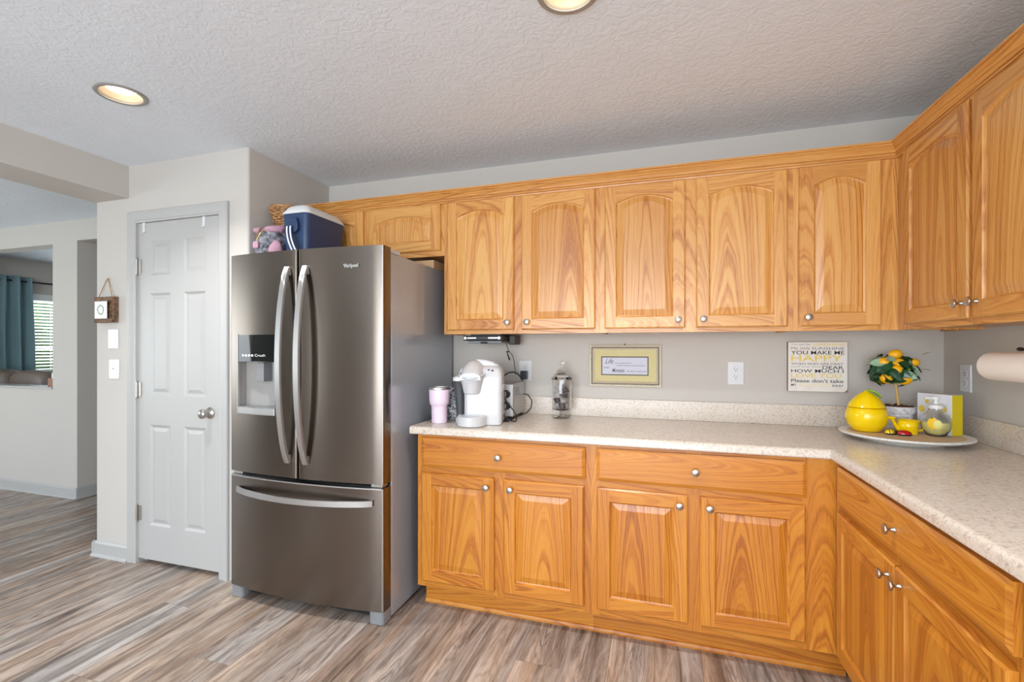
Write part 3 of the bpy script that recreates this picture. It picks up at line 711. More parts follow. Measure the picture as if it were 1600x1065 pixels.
# handles: wide flat bars bowed away from the door
def strip(mb, path, wvec, thick):
    """flat bar following path; wvec = half width vector, thick toward -normal"""
    P = [Vector(p) for p in path]; wv = Vector(wvec); rows = []
    for i, p in enumerate(P):
        t = (P[min(i+1, len(P)-1)]-P[max(i-1, 0)]).normalized(); nrm = t.cross(wv).normalized()
        if nrm.y > 0: nrm = -nrm
        a = nrm*thick/2; b = wv*.90
        rows.append([mb.add(q) for q in (p+b+a, p+wv+a*.5, p+wv-a*.5, p+b-a, p-b-a, p-wv-a*.5, p-wv+a*.5, p-b+a)])
    for r0, r1 in zip(rows[:-1], rows[1:]):
        for k in range(8): mb.face([r0[k], r0[(k+1) % 8], r1[(k+1) % 8], r1[k]])
    mb.face(rows[0]); mb.face(rows[-1])
for par, hx in ((dl, -3.020), (drr, -2.912)):
    m = W(FL); path = []
    for i in range(29):
        s_ = i/28; z = .742+(1.704-.742)*s_; q = 1-(2*s_-1)**2
        path.append((hx, fy(hx)-.006-.066*q**.75, z))
    strip(m, path, (.0155, 0, 0), .014)
    m.box(hx-.013, hx+.013, fy(hx)-.004, fy(hx)+.004, .745, .78); m.box(hx-.013, hx+.013, fy(hx)-.004, fy(hx)+.004, 1.665, 1.70)
    m.build('handle', 'steel_bright', par, smooth=22)
m = W(FL); path = []
for i in range(29):
    s_ = i/28; x = -3.362+(-2.557+3.362)*s_; q = 1-(2*s_-1)**2
    path.append((x, min(fy(x)-.006-.058*q**.75, -.838), .576))
strip(m, path, (0, 0, .0145), .013); m.build('handle', 'steel_bright', fz, smooth=22)
# dispenser in the left door
a, b, z0, z1 = DSP; yb = -.785
m = W(FL); zr = z1-.135
for q in ([(a, fy(a), z0), (a, yb, z0), (a, yb, zr), (a, fy(a), zr)], [(b, fy(b), z0), (b, yb, z0), (b, yb, zr), (b, fy(b), zr)], [(a, yb, z0), (b, yb, z0), (b, yb, zr), (a, yb, zr)],
          [(a, fy(a), zr), (b, fy(b), zr), (b, yb, zr), (a, yb, zr)]): m.face([m.add(p) for p in q])
ds = m.build('dispenser', 'recess_grey', dl, fix=False)
m = W(FL); nn = 10; A = []; B = []
for i in range(nn+1):
    x = a+(b-a)*i/nn; A.append(m.add((x, fy(x)-.001, zr+.004*(1-abs(2*i/nn-1)) -.004))); B.append(m.add((x, fy(x)-.001, z1)))
for i in range(nn): m.face([A[i], A[i+1], B[i+1], B[i]])
bk = [m.add((x, yb, z)) for x, z in ((a, zr), (b, zr), (b, z1), (a, z1))]; m.face(bk)
m.build('display', 'black_gloss', ds, smooth=60)
m = W(FL)
for x0_, x1_, y0_, y1_, zz0, zz1 in ((a-.004, a+.003, fy(a)-.003, fy(a)+.01, z0-.004, z1+.004),):
    m.box(x0_, x1_, y0_, y1_, zz0, zz1)
m.build('bezel', 'steel_bright', ds)
m = W(FL); m.box((a+b)/2-.004, (a+b)/2+.040, -.845, yb, zr-.105, zr-.008); m.build('paddle', 'grey_plastic', ds, bevel=.004)
m = W(FL); m.prism([(a+.001, yb), (a+.001, fy(a)-.004), ((a+b)/2, fy((a+b)/2)-.007), (b-.001, fy(b)-.004), (b-.001, yb)], 'z', z0-.006, z0+.030)
m.build('drip_tray', 'steel_bright', ds, bevel=.002)
m = W(FL); m.prism([(a+.012, yb-.002), (a+.012, fy(a)+.008), (b-.012, fy(b)+.008), (b-.012, yb-.002)], 'z', z0+.030, z0+.0312); m.build('tray_grille', 'grey_plastic', ds)
m = W(FL)
for q in range(4): m.box(a+.035+q*.022, a+.048+q*.022, fy(a+.05+q*.02)-.0022, fy(a+.05+q*.02)-.0014, zr+.024, zr+.034)
m.text('Crushed', a+.13, a+.225, zr+.030, .013, fy(a+.17)-.0030, 0)
m.build('display_marks', 'white_matte', ds)
m = W(FL); m.text('Whirlpool', -2.717, -2.628, 1.695, .024, fy(-2.67)-.0035, 0); m.build('logo', 'white_matte', drr)
for fx in (FX0+.0, FX1-.083):
    m = W(FL); m.prism([(fx, -.80), (fx+.004, -.825), (fx+.012, -.831), (fx+.071, -.831), (fx+.079, -.825), (fx+.083, -.80), (fx+.083, -.7625), (fx, -.7625)], 'z', .0005, .062)
    m.build('foot', 'grey_plastic', fr, bevel=.004)
for hx, hy in ((FX0+.015, -.745), (FX1-.085, -.665)):
    m = W(FL); m.box(hx, hx+.08, -.80, hy, 1.7655, 1.788); m.build('hinge_cover', 'light_plastic', fr, bevel=.006)

# ------------------------------------------------------------------ things on the refrigerator
M['cooler_blue'] = plain('cooler_blue', srgb(40, 62, 98), .42)
M['cooler_white'] = plain('cooler_white', srgb(226, 226, 224), .4)
TZ = 1.7655
CL = (-3.07, -.50, TZ)
ck = thing('cooler', CL, 'blue cooler with white lid and striped carry strap on top of the refrigerator', 'cooler')
cx0, cx1, cy0, cy1, cz = -.150, .020, -.195, .135, .262
m = MB()
def rr_(x0, x1, y0, y1, r, n=6):
    out = []
    for (cx, cy, a) in ((x1-r, y0+r, -90), (x1-r, y1-r, 0), (x0+r, y1-r, 90), (x0+r, y0+r, 180)):
        for q in range(n+1): t = math.radians(a+90*q/n); out.append((cx+r*math.cos(t), cy+r*math.sin(t)))
    return out
def loft(m, secs, mi=0, cap=True):
    R_ = [[m.add(p) for p in s_] for s_ in secs]; n = len(R_[0])
    for A, B in zip(R_[:-1], R_[1:]):
        for k in range(n): m.face([A[k], A[(k+1) % n], B[(k+1) % n], B[k]], None, mi)
    if cap: m.face(R_[0][::-1], None, mi); m.face(R_[-1], None, mi)
secs = [[(x, y, z) for x, y in rr_(cx0+i_, cx1-i_, cy0+i_, cy1-i_, .03)] for i_, z in ((.014, 0), (.010, .02), (0, cz-.01), (0, cz))]
loft(m, secs); m.build('body', 'cooler_blue', ck, smooth=40)
m = MB(); m.prism(rr_(cx0+.03, cx1-.03, cy0-.0, cy0+.001, .0004, 1), 'z', 0, .001)
m = MB(); secs = [[(x, y, z) for x, y in rr_(cx0-.004+i_, cx1+.004-i_, cy0-.004+i_, cy1+.004-i_, .032)] for i_, z in ((0, cz+.0005), (0, cz+.008))]
for q in range(1, 6):
    t = q/5; secs.append([(x, y, cz+.008+.048*math.sin(t*PI/2)) for x, y in rr_(cx0+.004+.055*(1-math.cos(t*PI/2)), cx1-.004-.055*(1-math.cos(t*PI/2)), cy0+.004+.05*(1-math.cos(t*PI/2)), cy1-.004-.05*(1-math.cos(t*PI/2)), .03)])
loft(m, secs); m.build('lid', 'cooler_white', ck, smooth=50)
m = MB(); m.prism([(-.098, .235), (-.038, .235), (-.030, .205), (-.030, .170), (-.048, .155), (-.088, .155), (-.106, .170), (-.106, .205)], 'y', cy0-.020, cy0+.004)
hb = m.build('strap_mount', 'cooler_blue', ck, bevel=.006)
M['stripe_white'] = plain('stripe_white', srgb(225, 228, 232), .7); M['navy'] = plain('navy_web', srgb(28, 44, 82), .8)
m = MB()
for k, (o_, w2, mi) in enumerate(((0, .020, 0), (-.011, .0045, 1), (.011, .0045, 1))):
    pa = []
    for i in range(13):
        s_ = i/12; pa.append((-.078+.080*s_**1.5+o_, cy0-.024-.014*math.sin(PI*s_)-(.0022 if mi else 0), .185-.20*s_+.004))
    rows = [[m.add((p[0]-w2, p[1], p[2]-.0)), m.add((p[0]+w2, p[1], p[2]))] for p in pa]
    for r0, r1 in zip(rows[:-1], rows[1:]): m.face([r0[0], r0[1], r1[1], r1[0]], None, mi)
m.v = [(x, y, max(z, .001)) for x, y, z in m.v]
m.build('strap', ['navy', 'stripe_white'], ck, solid=.002, fix=False)

# gym bag, crumpled fabric
M['bag_grey'] = (lambda t: (t.base(t.ramp(t.noise(t.coord(), 26, 4, .6, 1.), [(.38, srgb(58, 58, 64)), (.5, srgb(112, 112, 120)), (.64, srgb(150, 150, 156))])), t.set(Roughness=.85), t.m)[-1])(NT('bag_grey_fabric')); M['bag_pink'] = plain('bag_pink_fabric', srgb(186, 142, 158), .8); M['brass'] = plain('brass_zip', srgb(212, 190, 130), .3, .9)
BL = (-3.325, -.545, TZ)
bg_ = thing('gym_bag', BL, 'crumpled grey and pink fabric bag with zip beside the blue cooler on the refrigerator', 'bag')
def crumple(fn, amp, sc, seed):
    def g(a, b):
        p = Vector(fn(a, b)); q = p*sc+Vector((seed, 0, 0)); d = noise.noise_vector(q)*amp+noise.noise_vector(q*2.7)*amp*.45
        return p+d
    return g
def blob(cx, cy, cz_, rx, ry, rz, pw=.8):
    def f(a, b):
        t = 2*PI*a; ph = PI*(b-.5)
        s_ = lambda v: math.copysign(abs(v)**pw, v)
        return (cx+rx*s_(math.cos(t))*s_(math.cos(ph)), cy+ry*s_(math.sin(t))*s_(math.cos(ph)), cz_+rz*s_(math.sin(ph)))
    return f
def clampz(m, z=.001, x0=None, x1=None):
    m.v = [(min(max(x, x0 if x0 is not None else x), x1 if x1 is not None else x), y, max(zz, z)) for x, y, zz in m.v]
m = MB(); m.grid(crumple(blob(-.005, 0, .108, .098, .170, .104, .7), .016, 13, 3), 64, 34, cu=True); clampz(m, .001, -.112, .112); m.build('body', 'bag_grey', bg_, weld=True, smooth=70)
m = MB(); m.grid(crumple(blob(.030, -.050, .190, .066, .115, .026, .8), .013, 17, 9), 48, 22, cu=True); clampz(m, .001, -.112, .112); m.build('pink_panel', 'bag_pink', bg_, weld=True, smooth=70)
m = MB(); m.grid(crumple(blob(.070, -.150, .075, .030, .024, .055, .8), .012, 19, 29), 36, 18, cu=True); clampz(m, .001, -.112, .112); m.build('pocket', 'bag_pink', bg_, weld=True, smooth=70)
m = MB(); m.grid(crumple(blob(-.080, -.105, .196, .026, .040, .020), .008, 20, 5), 24, 14, cu=True); clampz(m, .001, -.112, .112); m.build('flap', 'bag_pink', bg_, weld=True, smooth=70)
m = MB(); m.tube([(-.060, -.128, .205), (-.048, -.160, .165), (-.036, -.176, .128), (-.026, -.168, .160), (-.008, -.140, .205)], .0035, 6); m.build('zip', 'brass', bg_, smooth=60)
m = MB(); m.box(-.054, -.020, -.186, -.176, .084, .120); m.build('zip_pull', 'bag_pink', bg_, bevel=.003)

# wicker basket on the bag
M['wicker'] = (lambda t: (t.base(t.ramp(t.noise(t.coord(), 55, 3, .6), [(.3, srgb(96, 62, 34)), (.5, srgb(170, 122, 76)), (.7, srgb(206, 160, 110))])), t.set(Roughness=.7), t.m)[-1])(NT('wicker'))
KB = (-3.330, -.49, TZ+.222)
kb = thing('wicker_basket', KB, 'brown woven wicker basket resting on the crumpled bag atop the refrigerator', 'basket')
m = MB()
def bk_r(h): return .066+.030*h/.11
ns = 26
for L in range(9):
    h = .006+L*.0125
    pts = []
    for q in range(ns*4):
        t = 2*PI*q/(ns*4); r = bk_r(h)+.0045*math.cos(ns/2*t+(PI if L % 2 else 0)); pts.append((r*math.cos(t), r*1.35*math.sin(t), h+.002*math.sin(7*t+L)))
    m.tube(pts, .0062, 6, closed=True)
m.build('weave', 'wicker', kb, smooth=60)
m = MB()
for q in range(ns):
    t = 2*PI*(q+.0)/ns*1; m.tube([(bk_r(0)*math.cos(t), bk_r(0)*1.35*math.sin(t), .002), (bk_r(.11)*math.cos(t), bk_r(.11)*1.35*math.sin(t), .112)], .003, 5)
m.lathe([(0, .001), (.072, .001), (.072, .006), (0, .006)], 32, sy=1.35, caps=False)
m.build('stakes', 'wicker', kb, smooth=60)
m = MB(); m.tube([(bk_r(.115)*math.cos(2*PI*q/80), bk_r(.115)*1.35*math.sin(2*PI*q/80), .118+.0035*math.sin(2*PI*q/80*20)) for q in range(80)], .0095, 7, closed=True); m.build('rim', 'wicker', kb, smooth=60)
# small box at the back of the refrigerator top
M['cardboard'] = plain('tan_card', srgb(206, 168, 128), .7)
m = MB(); m.box(-.11, .075, -.12, .06, 0, .050); bx = m.build('storage_box', 'cardboard', bevel=.002, loc=(-2.59, -.155, TZ))
tag(bx, 'flat tan box at the back of the refrigerator top under the short cabinet', 'box')

# ------------------------------------------------------------------ wall plates
def outlet(loc, rz, label, style='outlet', extra=None):
    """faces local -y; centre at loc"""
    t = thing({'outlet': 'wall_outlet', 'blank': 'wall_plate', 'switch': 'light_switch'}[style], loc, label, {'outlet': 'outlet', 'blank': 'switch plate', 'switch': 'light switch'}[style], rz)
    m = MB(); w2, h2 = (.040, .061) if style == 'outlet' else (.043, .061)
    rings = [[(x, y, z) for x, z in rr_(-w2+i_, w2-i_, -h2+i_, h2-i_, .004, 3)] for i_, y in ((0, -.0005), (0, -.003), (.003, -.006))]
    loft(m, rings); m.build('cover_plate', 'white_plastic', t, smooth=30)
    if style == 'outlet':
        for dz in (.020, -.020):
            m = MB(); m.lathe([(0, -.0072), (.0155, -.0072), (.0165, -.0055)], 24, (0, 0, dz), 'y', 0, False); rc_ = m.build('receptacle', 'white_plastic', t, smooth=30)
            m = MB(); m.box(-.0075, -.0055, -.0076, -.0070, dz-.001, dz+.009); m.box(.0055, .0075, -.0076, -.0070, dz-.001, dz+.007); m.lathe([(0, -.0076), (.0028, -.0076), (.0028, -.0070)], 10, (0, 0, dz-.007), 'y', 0, False)
            m.build('slots', 'black', rc_)
    if style == 'switch':
        m = MB(); m.box(-.006, .006, -.0072, -.005, -.012, .012); m.prism([(-.005, -.004), (-.019, .004), (-.019, .010), (-.005, .008)], 'x', -.004, .004); m.build('toggle', 'white_plastic', t, bevel=.0008)
    if style != 'outlet':
        for dz in (.030, -.030):
            m = MB(); m.lathe([(0, -.0068), (.0028, -.0066), (.003, -.0058)], 10, (0, 0, dz), 'y', 0, False); m.build('screw', 'white_plastic', t)
    return t
outlet((-2.040, -.0005, 1.172), 0, 'white wall outlet behind the toaster oven with a black adapter in it')
outlet((-.8915, -.0005, 1.173), 0, 'white wall outlet between the framed quotation and the lettered sign')
outlet((-.0005, -.180, 1.174), R90, 'white wall outlet on the right-hand wall under the paper towels')
outlet((-4.502, YP-.0005, 1.362), 0, 'blank white plate under the hanging wooden wreath plaque', 'blank')
outlet((-4.494, YP-.0005, 1.175), 0, 'white toggle light switch left of the pantry door', 'switch')
# hanging plaque
M['rustic'] = (lambda t: (t.base(t.ramp(t.noise(t.coord(), 40, 4, .6), [(.3, srgb(74, 52, 36)), (.6, srgb(134, 102, 74)), (.8, srgb(160, 130, 98))])), t.set(Roughness=.75), t.m)[-1])(NT('rustic_wood'))
M['twine'] = plain('twine', srgb(176, 140, 104), .8); M['paper'] = plain('paper', srgb(240, 240, 236), .7); M['leafgreen'] = plain('printed_green', srgb(128, 152, 118), .7)
PL = (-4.545, YP-.0005, 1.543)
pl = thing('hanging_plaque', PL, 'small wooden plaque with green wreath card hung on twine left of the pantry door', 'wall decoration')
m = MB(); w2, h2 = .088, .080
m.box(-w2, w2, -.012, -.002, -h2+.001, h2-.001, 'x')
for q in (-1, 1): m.box(-w2, w2, -.030, -.012, q*h2-(.010 if q > 0 else 0), q*h2+(0 if q > 0 else .010), 'x'); m.box(q*w2-(.010 if q > 0 else 0), q*w2+(0 if q > 0 else .010), -.030, -.012, -h2+.010, h2-.010)
for q in range(5): m.box(-w2+.012, w2-.012, -.016, -.012, -h2+.013+q*.028, -h2+.036+q*.028, 'x')
m.box(-w2+.006, w2-.006, -.033, -.030, h2-.026, h2-.002, 'x'); m.box(-w2+.006, w2-.006, -.033, -.030, -h2+.002, -h2+.022, 'x')
m.build('crate', 'rustic', pl, bevel=.0015)
m = MB(); m.box(-.072, .036, -.036, -.0335, -.055, .052); cd = m.build('card', 'paper', pl)
m = MB(); rnd = random.Random(3)
for q in range(34):
    t = 2*PI*q/34; r = .026+rnd.uniform(-.004, .004); cx, cz_ = -.018+r*math.cos(t), .0+r*math.sin(t); a_ = t+rnd.choice((-1, 1))*.9
    d = Vector((math.cos(a_), 0, math.sin(a_))); n_ = Vector((-d.z, 0, d.x)); c0 = Vector((cx, -.0366, cz_))
    m.face([m.add(c0-d*.006), m.add(c0+n_*.0026), m.add(c0+d*.007), m.add(c0-n_*.0026)])
m.build('wreath', 'leafgreen', cd, fix=False)
m = MB(); m.tube([(-.060, -.02, h2-.002), (-.003, -.008, .196), (.0, -.006, .199), (.003, -.008, .196), (.060, -.02, h2-.002)], .0028, 6); m.build('twine', 'twine', pl, smooth=60)
m = MB(); m.lathe([(.0025, -.0), (.0025, -.008), (.005, -.009), (.004, -.0105), (0, -.011)], 10, (0, 0, .197), 'y', 0, False); m.build('nail', 'nickel', pl)

# framed quotation
M['frame_gold'] = plain('champagne_frame', srgb(226, 216, 190), .35, .4); M['mat'] = plain('mat_board', srgb(212, 200, 148), .8); M['print'] = plain('print_paper', srgb(206, 206, 218), .6); M['ink'] = plain('ink', srgb(82, 80, 86), .8); M['frame_dark'] = plain('frame_dark', srgb(52, 40, 34), .5)
FRL = (-1.460, -.0005, 1.206)
fq = thing('picture_frame', FRL, 'beaded silver-gold frame with a script quotation on the wall under the cabinets', 'picture frame')
w2, h2 = .196, .1165
def frame_ring(m, prof, w2, h2):
    st = [[m.add((s_*(w2-i_), y, t_*(h2-i_))) for s_, t_ in ((-1, -1), (1, -1), (1, 1), (-1, 1))] for i_, y in prof]
    for A, B in zip(st[:-1], st[1:]):
        for k in range(4): m.face([A[k], A[(k+1) % 4], B[(k+1) % 4], B[k]])
m = MB(); frame_ring(m, [(0, -.001), (0, -.012), (.004, -.016), (.006, -.0155)], w2, h2); frame_ring(m, [(.017, -.0155), (.020, -.018), (.027, -.014), (.028, -.008)], w2, h2)
fo = m.build('frame', 'frame_gold', fq, smooth=30)
m = MB(); frame_ring(m, [(.0055, -.0150), (.0175, -.0150)], w2, h2); m.build('dark_band', 'frame_dark', fo)
m = MB()
def bead(x, z, dx, dz): m.ball((x, -.0155, z), .0032, 8, 6, 1+dx, .8, 1+dz)
nb = 44
for q in range(nb):
    x = -w2+.006+(2*w2-.012)*(q+.5)/nb
    for s_ in (-1, 1): bead(x, s_*(h2-.009), 0, .7)
nb = 26
for q in range(nb):
    z = -h2+.006+(2*h2-.012)*(q+.5)/nb
    for s_ in (-1, 1): bead(s_*(w2-.009), z, .7, 0)
tag(m.build('beading', 'frame_gold', fo, smooth=60), 'row of bright beads round the frame')
m = MB(); m.box(-w2+.02, w2-.02, -.007, -.004, -h2+.02, h2-.02); m.build('mat', 'mat', fq)
m = MB(); m.box(-.130, .128, -.0085, -.007, -.054, .052); m.build('mat_edge', 'frame_dark', fq)
m = MB(); m.box(-.1245, .1225, -.0098, -.0086, -.0485, .0465)
y_ = -.0101
m.text('Life', -.108, -.062, .026, .028, y_, 1, shear=.5); m.text('is not measured by the', -.055, .040, .014, .010, y_, 1, shear=.5)
m.text('number of breaths we take, but by the', -.045, .110, .001, .010, y_, 1, shear=.5); m.text('those', -.115, -.085, -.010, .010, y_, 1, shear=.5)
m.text('Moments', -.070, .0, -.026, .022, y_, 1, shear=.5, bold=.01); m.text('that take our breath away.', .010, .118, -.031, .011, y_, 1, shear=.5)
m.build('quotation', ['print', 'ink'], fq)
m = MB(); m.prism([(-.006, h2), (.006, h2), (0, h2+.010)], 'y', -.008, -.004); m.build('hanger', 'frame_dark', fq)

# lettered sign
M['sign_white'] = (lambda t: (t.base(t.mix(t.mapr(t.noise(t.coord(), 30, 4), .55, .7, 0, .4), srgb(232, 226, 218), srgb(214, 202, 190))), t.set(Roughness=.6), t.m)[-1])(NT('distressed_white'))
M['sign_yellow'] = plain('sign_yellow', srgb(232, 202, 90), .6); M['sign_black'] = plain('sign_black', srgb(44, 40, 44), .6); M['sign_grey'] = plain('sign_grey', srgb(120, 112, 112), .6); M['sign_side'] = plain('sign_side', srgb(150, 112, 84), .7); M['sign_pale'] = plain('sign_pale_yellow', srgb(238, 224, 160), .6)
SL = (-.524, -.0005, 1.212)
sg = thing('lettered_sign', SL, 'square white wooden sign with yellow and black sunshine song lettering', 'sign')
w2, h2 = .1295, .1245
m = MB(); m.box(-w2, w2, -.024, -.001, -h2, h2, mi=1); m.box(-w2+.001, w2-.001, -.0252, -.024, -h2+.001, h2-.001, mi=0)
y_ = -.0256; a, b = -w2+.014, w2-.014
L_ = [('You are my', a, -.030, .112, .010, 4), ('SUNSHINE', -.022, b, .1115, .012, 2), ('My only', a, -.030, .092, .015, 4), ('SUNSHINE', -.024, b, .092, .014, 4), ('YOU MAKE ME', a, b, .071, .019, 3),
      ('HAPPY', a, b-.008, .043, .030, 2), ('WHEN SKIES ARE GRAY', a, b-.004, .015, .012, 4), ("you'll never know", a, .016, -.0005, .009, 4), ('DEAR', .022, b-.004, -.003, .016, 3),
      ('HOW MUCH I', a, b-.004, -.021, .017, 3), ('LOVE YOU', a, b-.012, -.044, .021, 2), ("Please don't take", a, b-.004, -.070, .018, 3), ('MY', a, a+.024, -.092, .012, 3), ('SUNSHINE', a+.038, .050, -.092, .015, 5), ('AWAY', .062, b-.004, -.093, .012, 3)]
for (tx, x0_, x1_, zc_, h_, mi_) in L_:
    m.text(tx, x0_, x1_, zc_, h_, y_, mi_, bold=.008 if mi_ in (2, 3) else .0)
m.prism([(w2-.001, -h2+.001), (w2-.001, -h2+.014), (w2-.014, -h2+.001)], 'y', -.0258, -.0254, mi=1)
m.build('board', ['sign_white', 'sign_side', 'sign_yellow', 'sign_black', 'sign_grey', 'sign_pale'], sg)

# ------------------------------------------------------------------ worktop things
CT = .9142
# tumbler
M['pink'] = plain('pink_enamel', srgb(232, 210, 226), .3)
TL = (-2.374, -.500, CT)
t = thing('tumbler', TL, 'pale pink insulated tumbler at the left end of the worktop', 'tumbler')
m = MB(); m.lathe([(0, 0), (.037, 0), (.040, .004), (.0415, .085), (.0425, .092), (.050, .100), (.052, .112), (.0545, .172), (.053, .176), (.050, .176), (.049, .165)], 40, caps=False); m.build('cup', 'pink', t, smooth=35)
m = MB(); m.lathe([(.0485, .168), (.0545, .1765), (.0545, .187), (.0515, .188), (.050, .182), (0, .180)], 40, caps=False); m.build('lid', 'steel_bright', t, smooth=35)
# coffee maker (local: front at -y)
M['kwhite'] = plain('coffee_maker_white', srgb(202, 202, 203), .16)
KL = (-2.166, -.440, CT)
k = thing('coffee_maker', KL, 'white single-cup coffee maker with dark water tank on the worktop', 'coffee maker', math.radians(13)); k.scale = (.93, 1, 1)
m = MB(); out = [(-.128, .252), (-.112, .280), (-.085, .306), (-.050, .326), (-.015, .334), (.030, .331), (.070, .320), (.100, .303), (.119, .280), (.127, .250), (.128, .200), (.128, .002), (-.082, .002), (-.082, .225), (-.132, .225)]
m.prism(out, 'y', -.012, .105)
back = m.build('rear_housing', 'kwhite', k, bevel=.012, seg=4)
m = MB(); secs = []
for z, i_, yo in ((.002, .003, 0), (.008, 0, 0), (.238, 0, 0), (.262, .003, .004), (.280, .010, .016), (.294, .022, .036), (.302, .040, .060)):
    secs.append([(x, y, z) for x, y in rr_(-.082+i_, .127-i_, -.080+yo, .02, .024)])
loft(m, secs); m.build('body', 'kwhite', k, smooth=40)
m = MB(); secs = []; hc = -.036
for i in range(11):   # rounded hood over the brew head
    s_ = i/10; y = -.148+.175*s_; hh = .236+.094*math.sin(min(1, .22+s_*.9)*PI/2)
    wv = .066*(.84+.16*math.sin(s_*PI/2)); zb = .234
    ring = [(-wv+hc, y, zb)]
    for q in range(13): a_ = PI-PI*q/12; ring.append((wv*math.cos(a_)+hc, y, zb+(hh-zb)*(max(0, math.sin(a_))**.6)))
    secs.append(ring)
loft(m, secs); m.build('hood', 'kwhite', k, smooth=50)
m = MB(); m.lathe([(0, .160), (.036, .160), (.043, .165), (.053, .208), (.060, .232), (.060, .238), (0, .238)], 36, (hc, -.092, 0), caps=False); m.build('brew_head', 'kwhite', k, smooth=40)
m = MB(); pa = []
for i in range(21): a_ = PI+PI*i/20; pa.append((hc+.068*math.cos(a_), -.084+.074*math.sin(a_), .240+.018*abs(math.cos(a_))**2))
m.tube([(hc-.070, -.03, .262)]+pa+[(hc+.070, -.03, .262)], .0062, 8); m.build('handle', 'light_plastic', k, smooth=60)
m = MB(); out = [(-.116, -.02)]+[(-.036-.080*math.cos(PI*q/16), -.088-.082*math.sin(PI*q/16)) for q in range(17)]+[(.044, -.02)]
m.prism(out, 'z', .002, .050); m.build('drip_tray', 'kwhite', k, bevel=.004)
m = MB(); m.lathe([(0, .0505), (.060, .0505), (.062, .0495)], 32, (-.036, -.098, 0), caps=False); m.build('drip_grille', 'light_plastic', k)
m = MB(); secs = [[(x, y, z) for x, y in rr_(-.146+i_, -.0825, -.062+i_, .085-i_, .020)] for z, i_ in ((.030, .016), (.222, 0))]; loft(m, secs); m.build('water_tank', 'smoke', k, smooth=40)
m = MB(); secs = [[(x, y, z) for x, y in rr_(-.149+i_, -.083, -.066+i_, .086-i_, .022)] for z, i_ in ((.2225, 0), (.240, 0), (.247, .008))]; loft(m, secs); m.build('tank_lid', 'kwhite', k, smooth=40)
m = MB(); secs = [[(x, y, z) for x, y in rr_(-.134, -.0825, -.048, .080, .018)] for z in (.002, .0295)]; loft(m, secs); m.build('tank_base', 'kwhite', k, smooth=40)
for q in range(3):
    m = MB(); m.ball((.054+q*.021, -.066+.004*abs(q-1), .280-q*.003), .0052, 10, 6, 1.25, 1, .8); m.build('button', 'black', k, smooth=60)
# toaster oven
OL = (-2.205, -.195, CT)
t = thing('toaster_oven', OL, 'small stainless toaster oven mostly hidden behind the coffee maker', 'toaster oven')
m = W(OL); m.box(-2.325, -2.030, -.296, -.062, CT+.018, CT+.196); bd = m.build('body', 'steel_bright', t, bevel=.006)
m = MB()
for i in range(4):
    for j in range(4): m.box(.1748, .1756, -.060+i*.022, -.048+i*.022, .135+j*.011, .140+j*.011)
m.build('vents', 'black', bd)
m = W(OL); m.box(-2.125, -2.031, -.304, -.296, CT+.020, CT+.194); m.build('control_panel', 'steel_bright', t, bevel=.002)
m = W(OL); m.box(-2.322, -2.13, -.302, -.296, CT+.030, CT+.185); m.build('glass_door', 'black_gloss', t)
for zz in (.142, .078):
    m = MB(); m.lathe([(.022, -.108), (.022, -.113), (.018, -.116), (.017, -.127), (.014, -.130), (0, -.130)], 24, (.140, 0, zz), 'y', 0, False); kn = m.build('knob', 'black', t, smooth=40)
    m = MB(); m.box(.1385, .1415, -.1335, -.130, zz-.013, zz+.013); m.build('pointer', 'light_plastic', kn)
for fx in (-.105, .150):
    for fy_ in (-.078, .115):
        m = MB(); m.lathe([(.014, 0), (.016, .019)], 12, (fx, fy_, 0)); m.build('foot', 'black', t)
m = W(OL); m.tube([(-2.036, -.075, CT+.125), (-2.005, -.072, CT+.118), (-1.982, -.075, CT+.085), (-1.986, -.078, CT+.045), (-2.010, -.085, CT+.015), (-2.034, -.10, CT+.006)], .0035, 7); m.build('power_cord', 'black', t, smooth=60)
# cord bundle lying by the oven
m = MB(); P_ = [(-2.110, -.375, .012), (-2.095, -.372, .028), (-2.072, -.370, .048), (-2.055, -.372, .034), (-2.030, -.370, .012), (-2.012, -.360, .005), (-1.998, -.352, .006), (-2.000, -.340, .030), (-2.018, -.335, .060), (-2.045, -.330, .085), (-2.075, -.322, .125), (-2.082, -.320, .150)]
sm = []
for i in range(len(P_)-1):
    for q in range(5):
        u = q/5; a, b = Vector(P_[i]), Vector(P_[i+1]); p0 = Vector(P_[max(i-1, 0)]); p3 = Vector(P_[min(i+2, len(P_)-1)])
        sm.append(.5*((2*a)+(b-p0)*u+(2*p0-5*a+4*b-p3)*u*u+(3*a-p0-3*b+p3)*u**3))
m.M = Matrix.Translation((2.05, .35, 0)); m.tube(sm, .0033, 7)
m.box(-2.115, -2.035, -.372, -.350, .0005, .012)
tag(m.build('loose_cord', 'black', smooth=60, loc=(-2.05, -.35, CT)), 'black cord loop with plug lying in front of the toaster oven knobs', 'cord')
# plug-in adapter and its cord over the oven
AL = (-2.040, -.008, 1.150)
t = thing('plug_adapter', AL, 'black plug-in power adapter in the outlet behind the toaster oven', 'power adapter')
m = MB(); m.box(-.019, .019, -.045, 0, -.030, .020); m.build('block', 'black', t, bevel=.004)
m = MB(); m.tube([(-.010, -.02, -.031), (-.012, -.02, -.037), (-.020, -.025, -.018), (-.040, -.04, .006), (-.062, -.055, .014), (-.085, -.065, .010), (-.105, -.07, -.004), (-.118, -.075, -.022)], .0042, 7); m.build('cord', 'black', t, smooth=60)
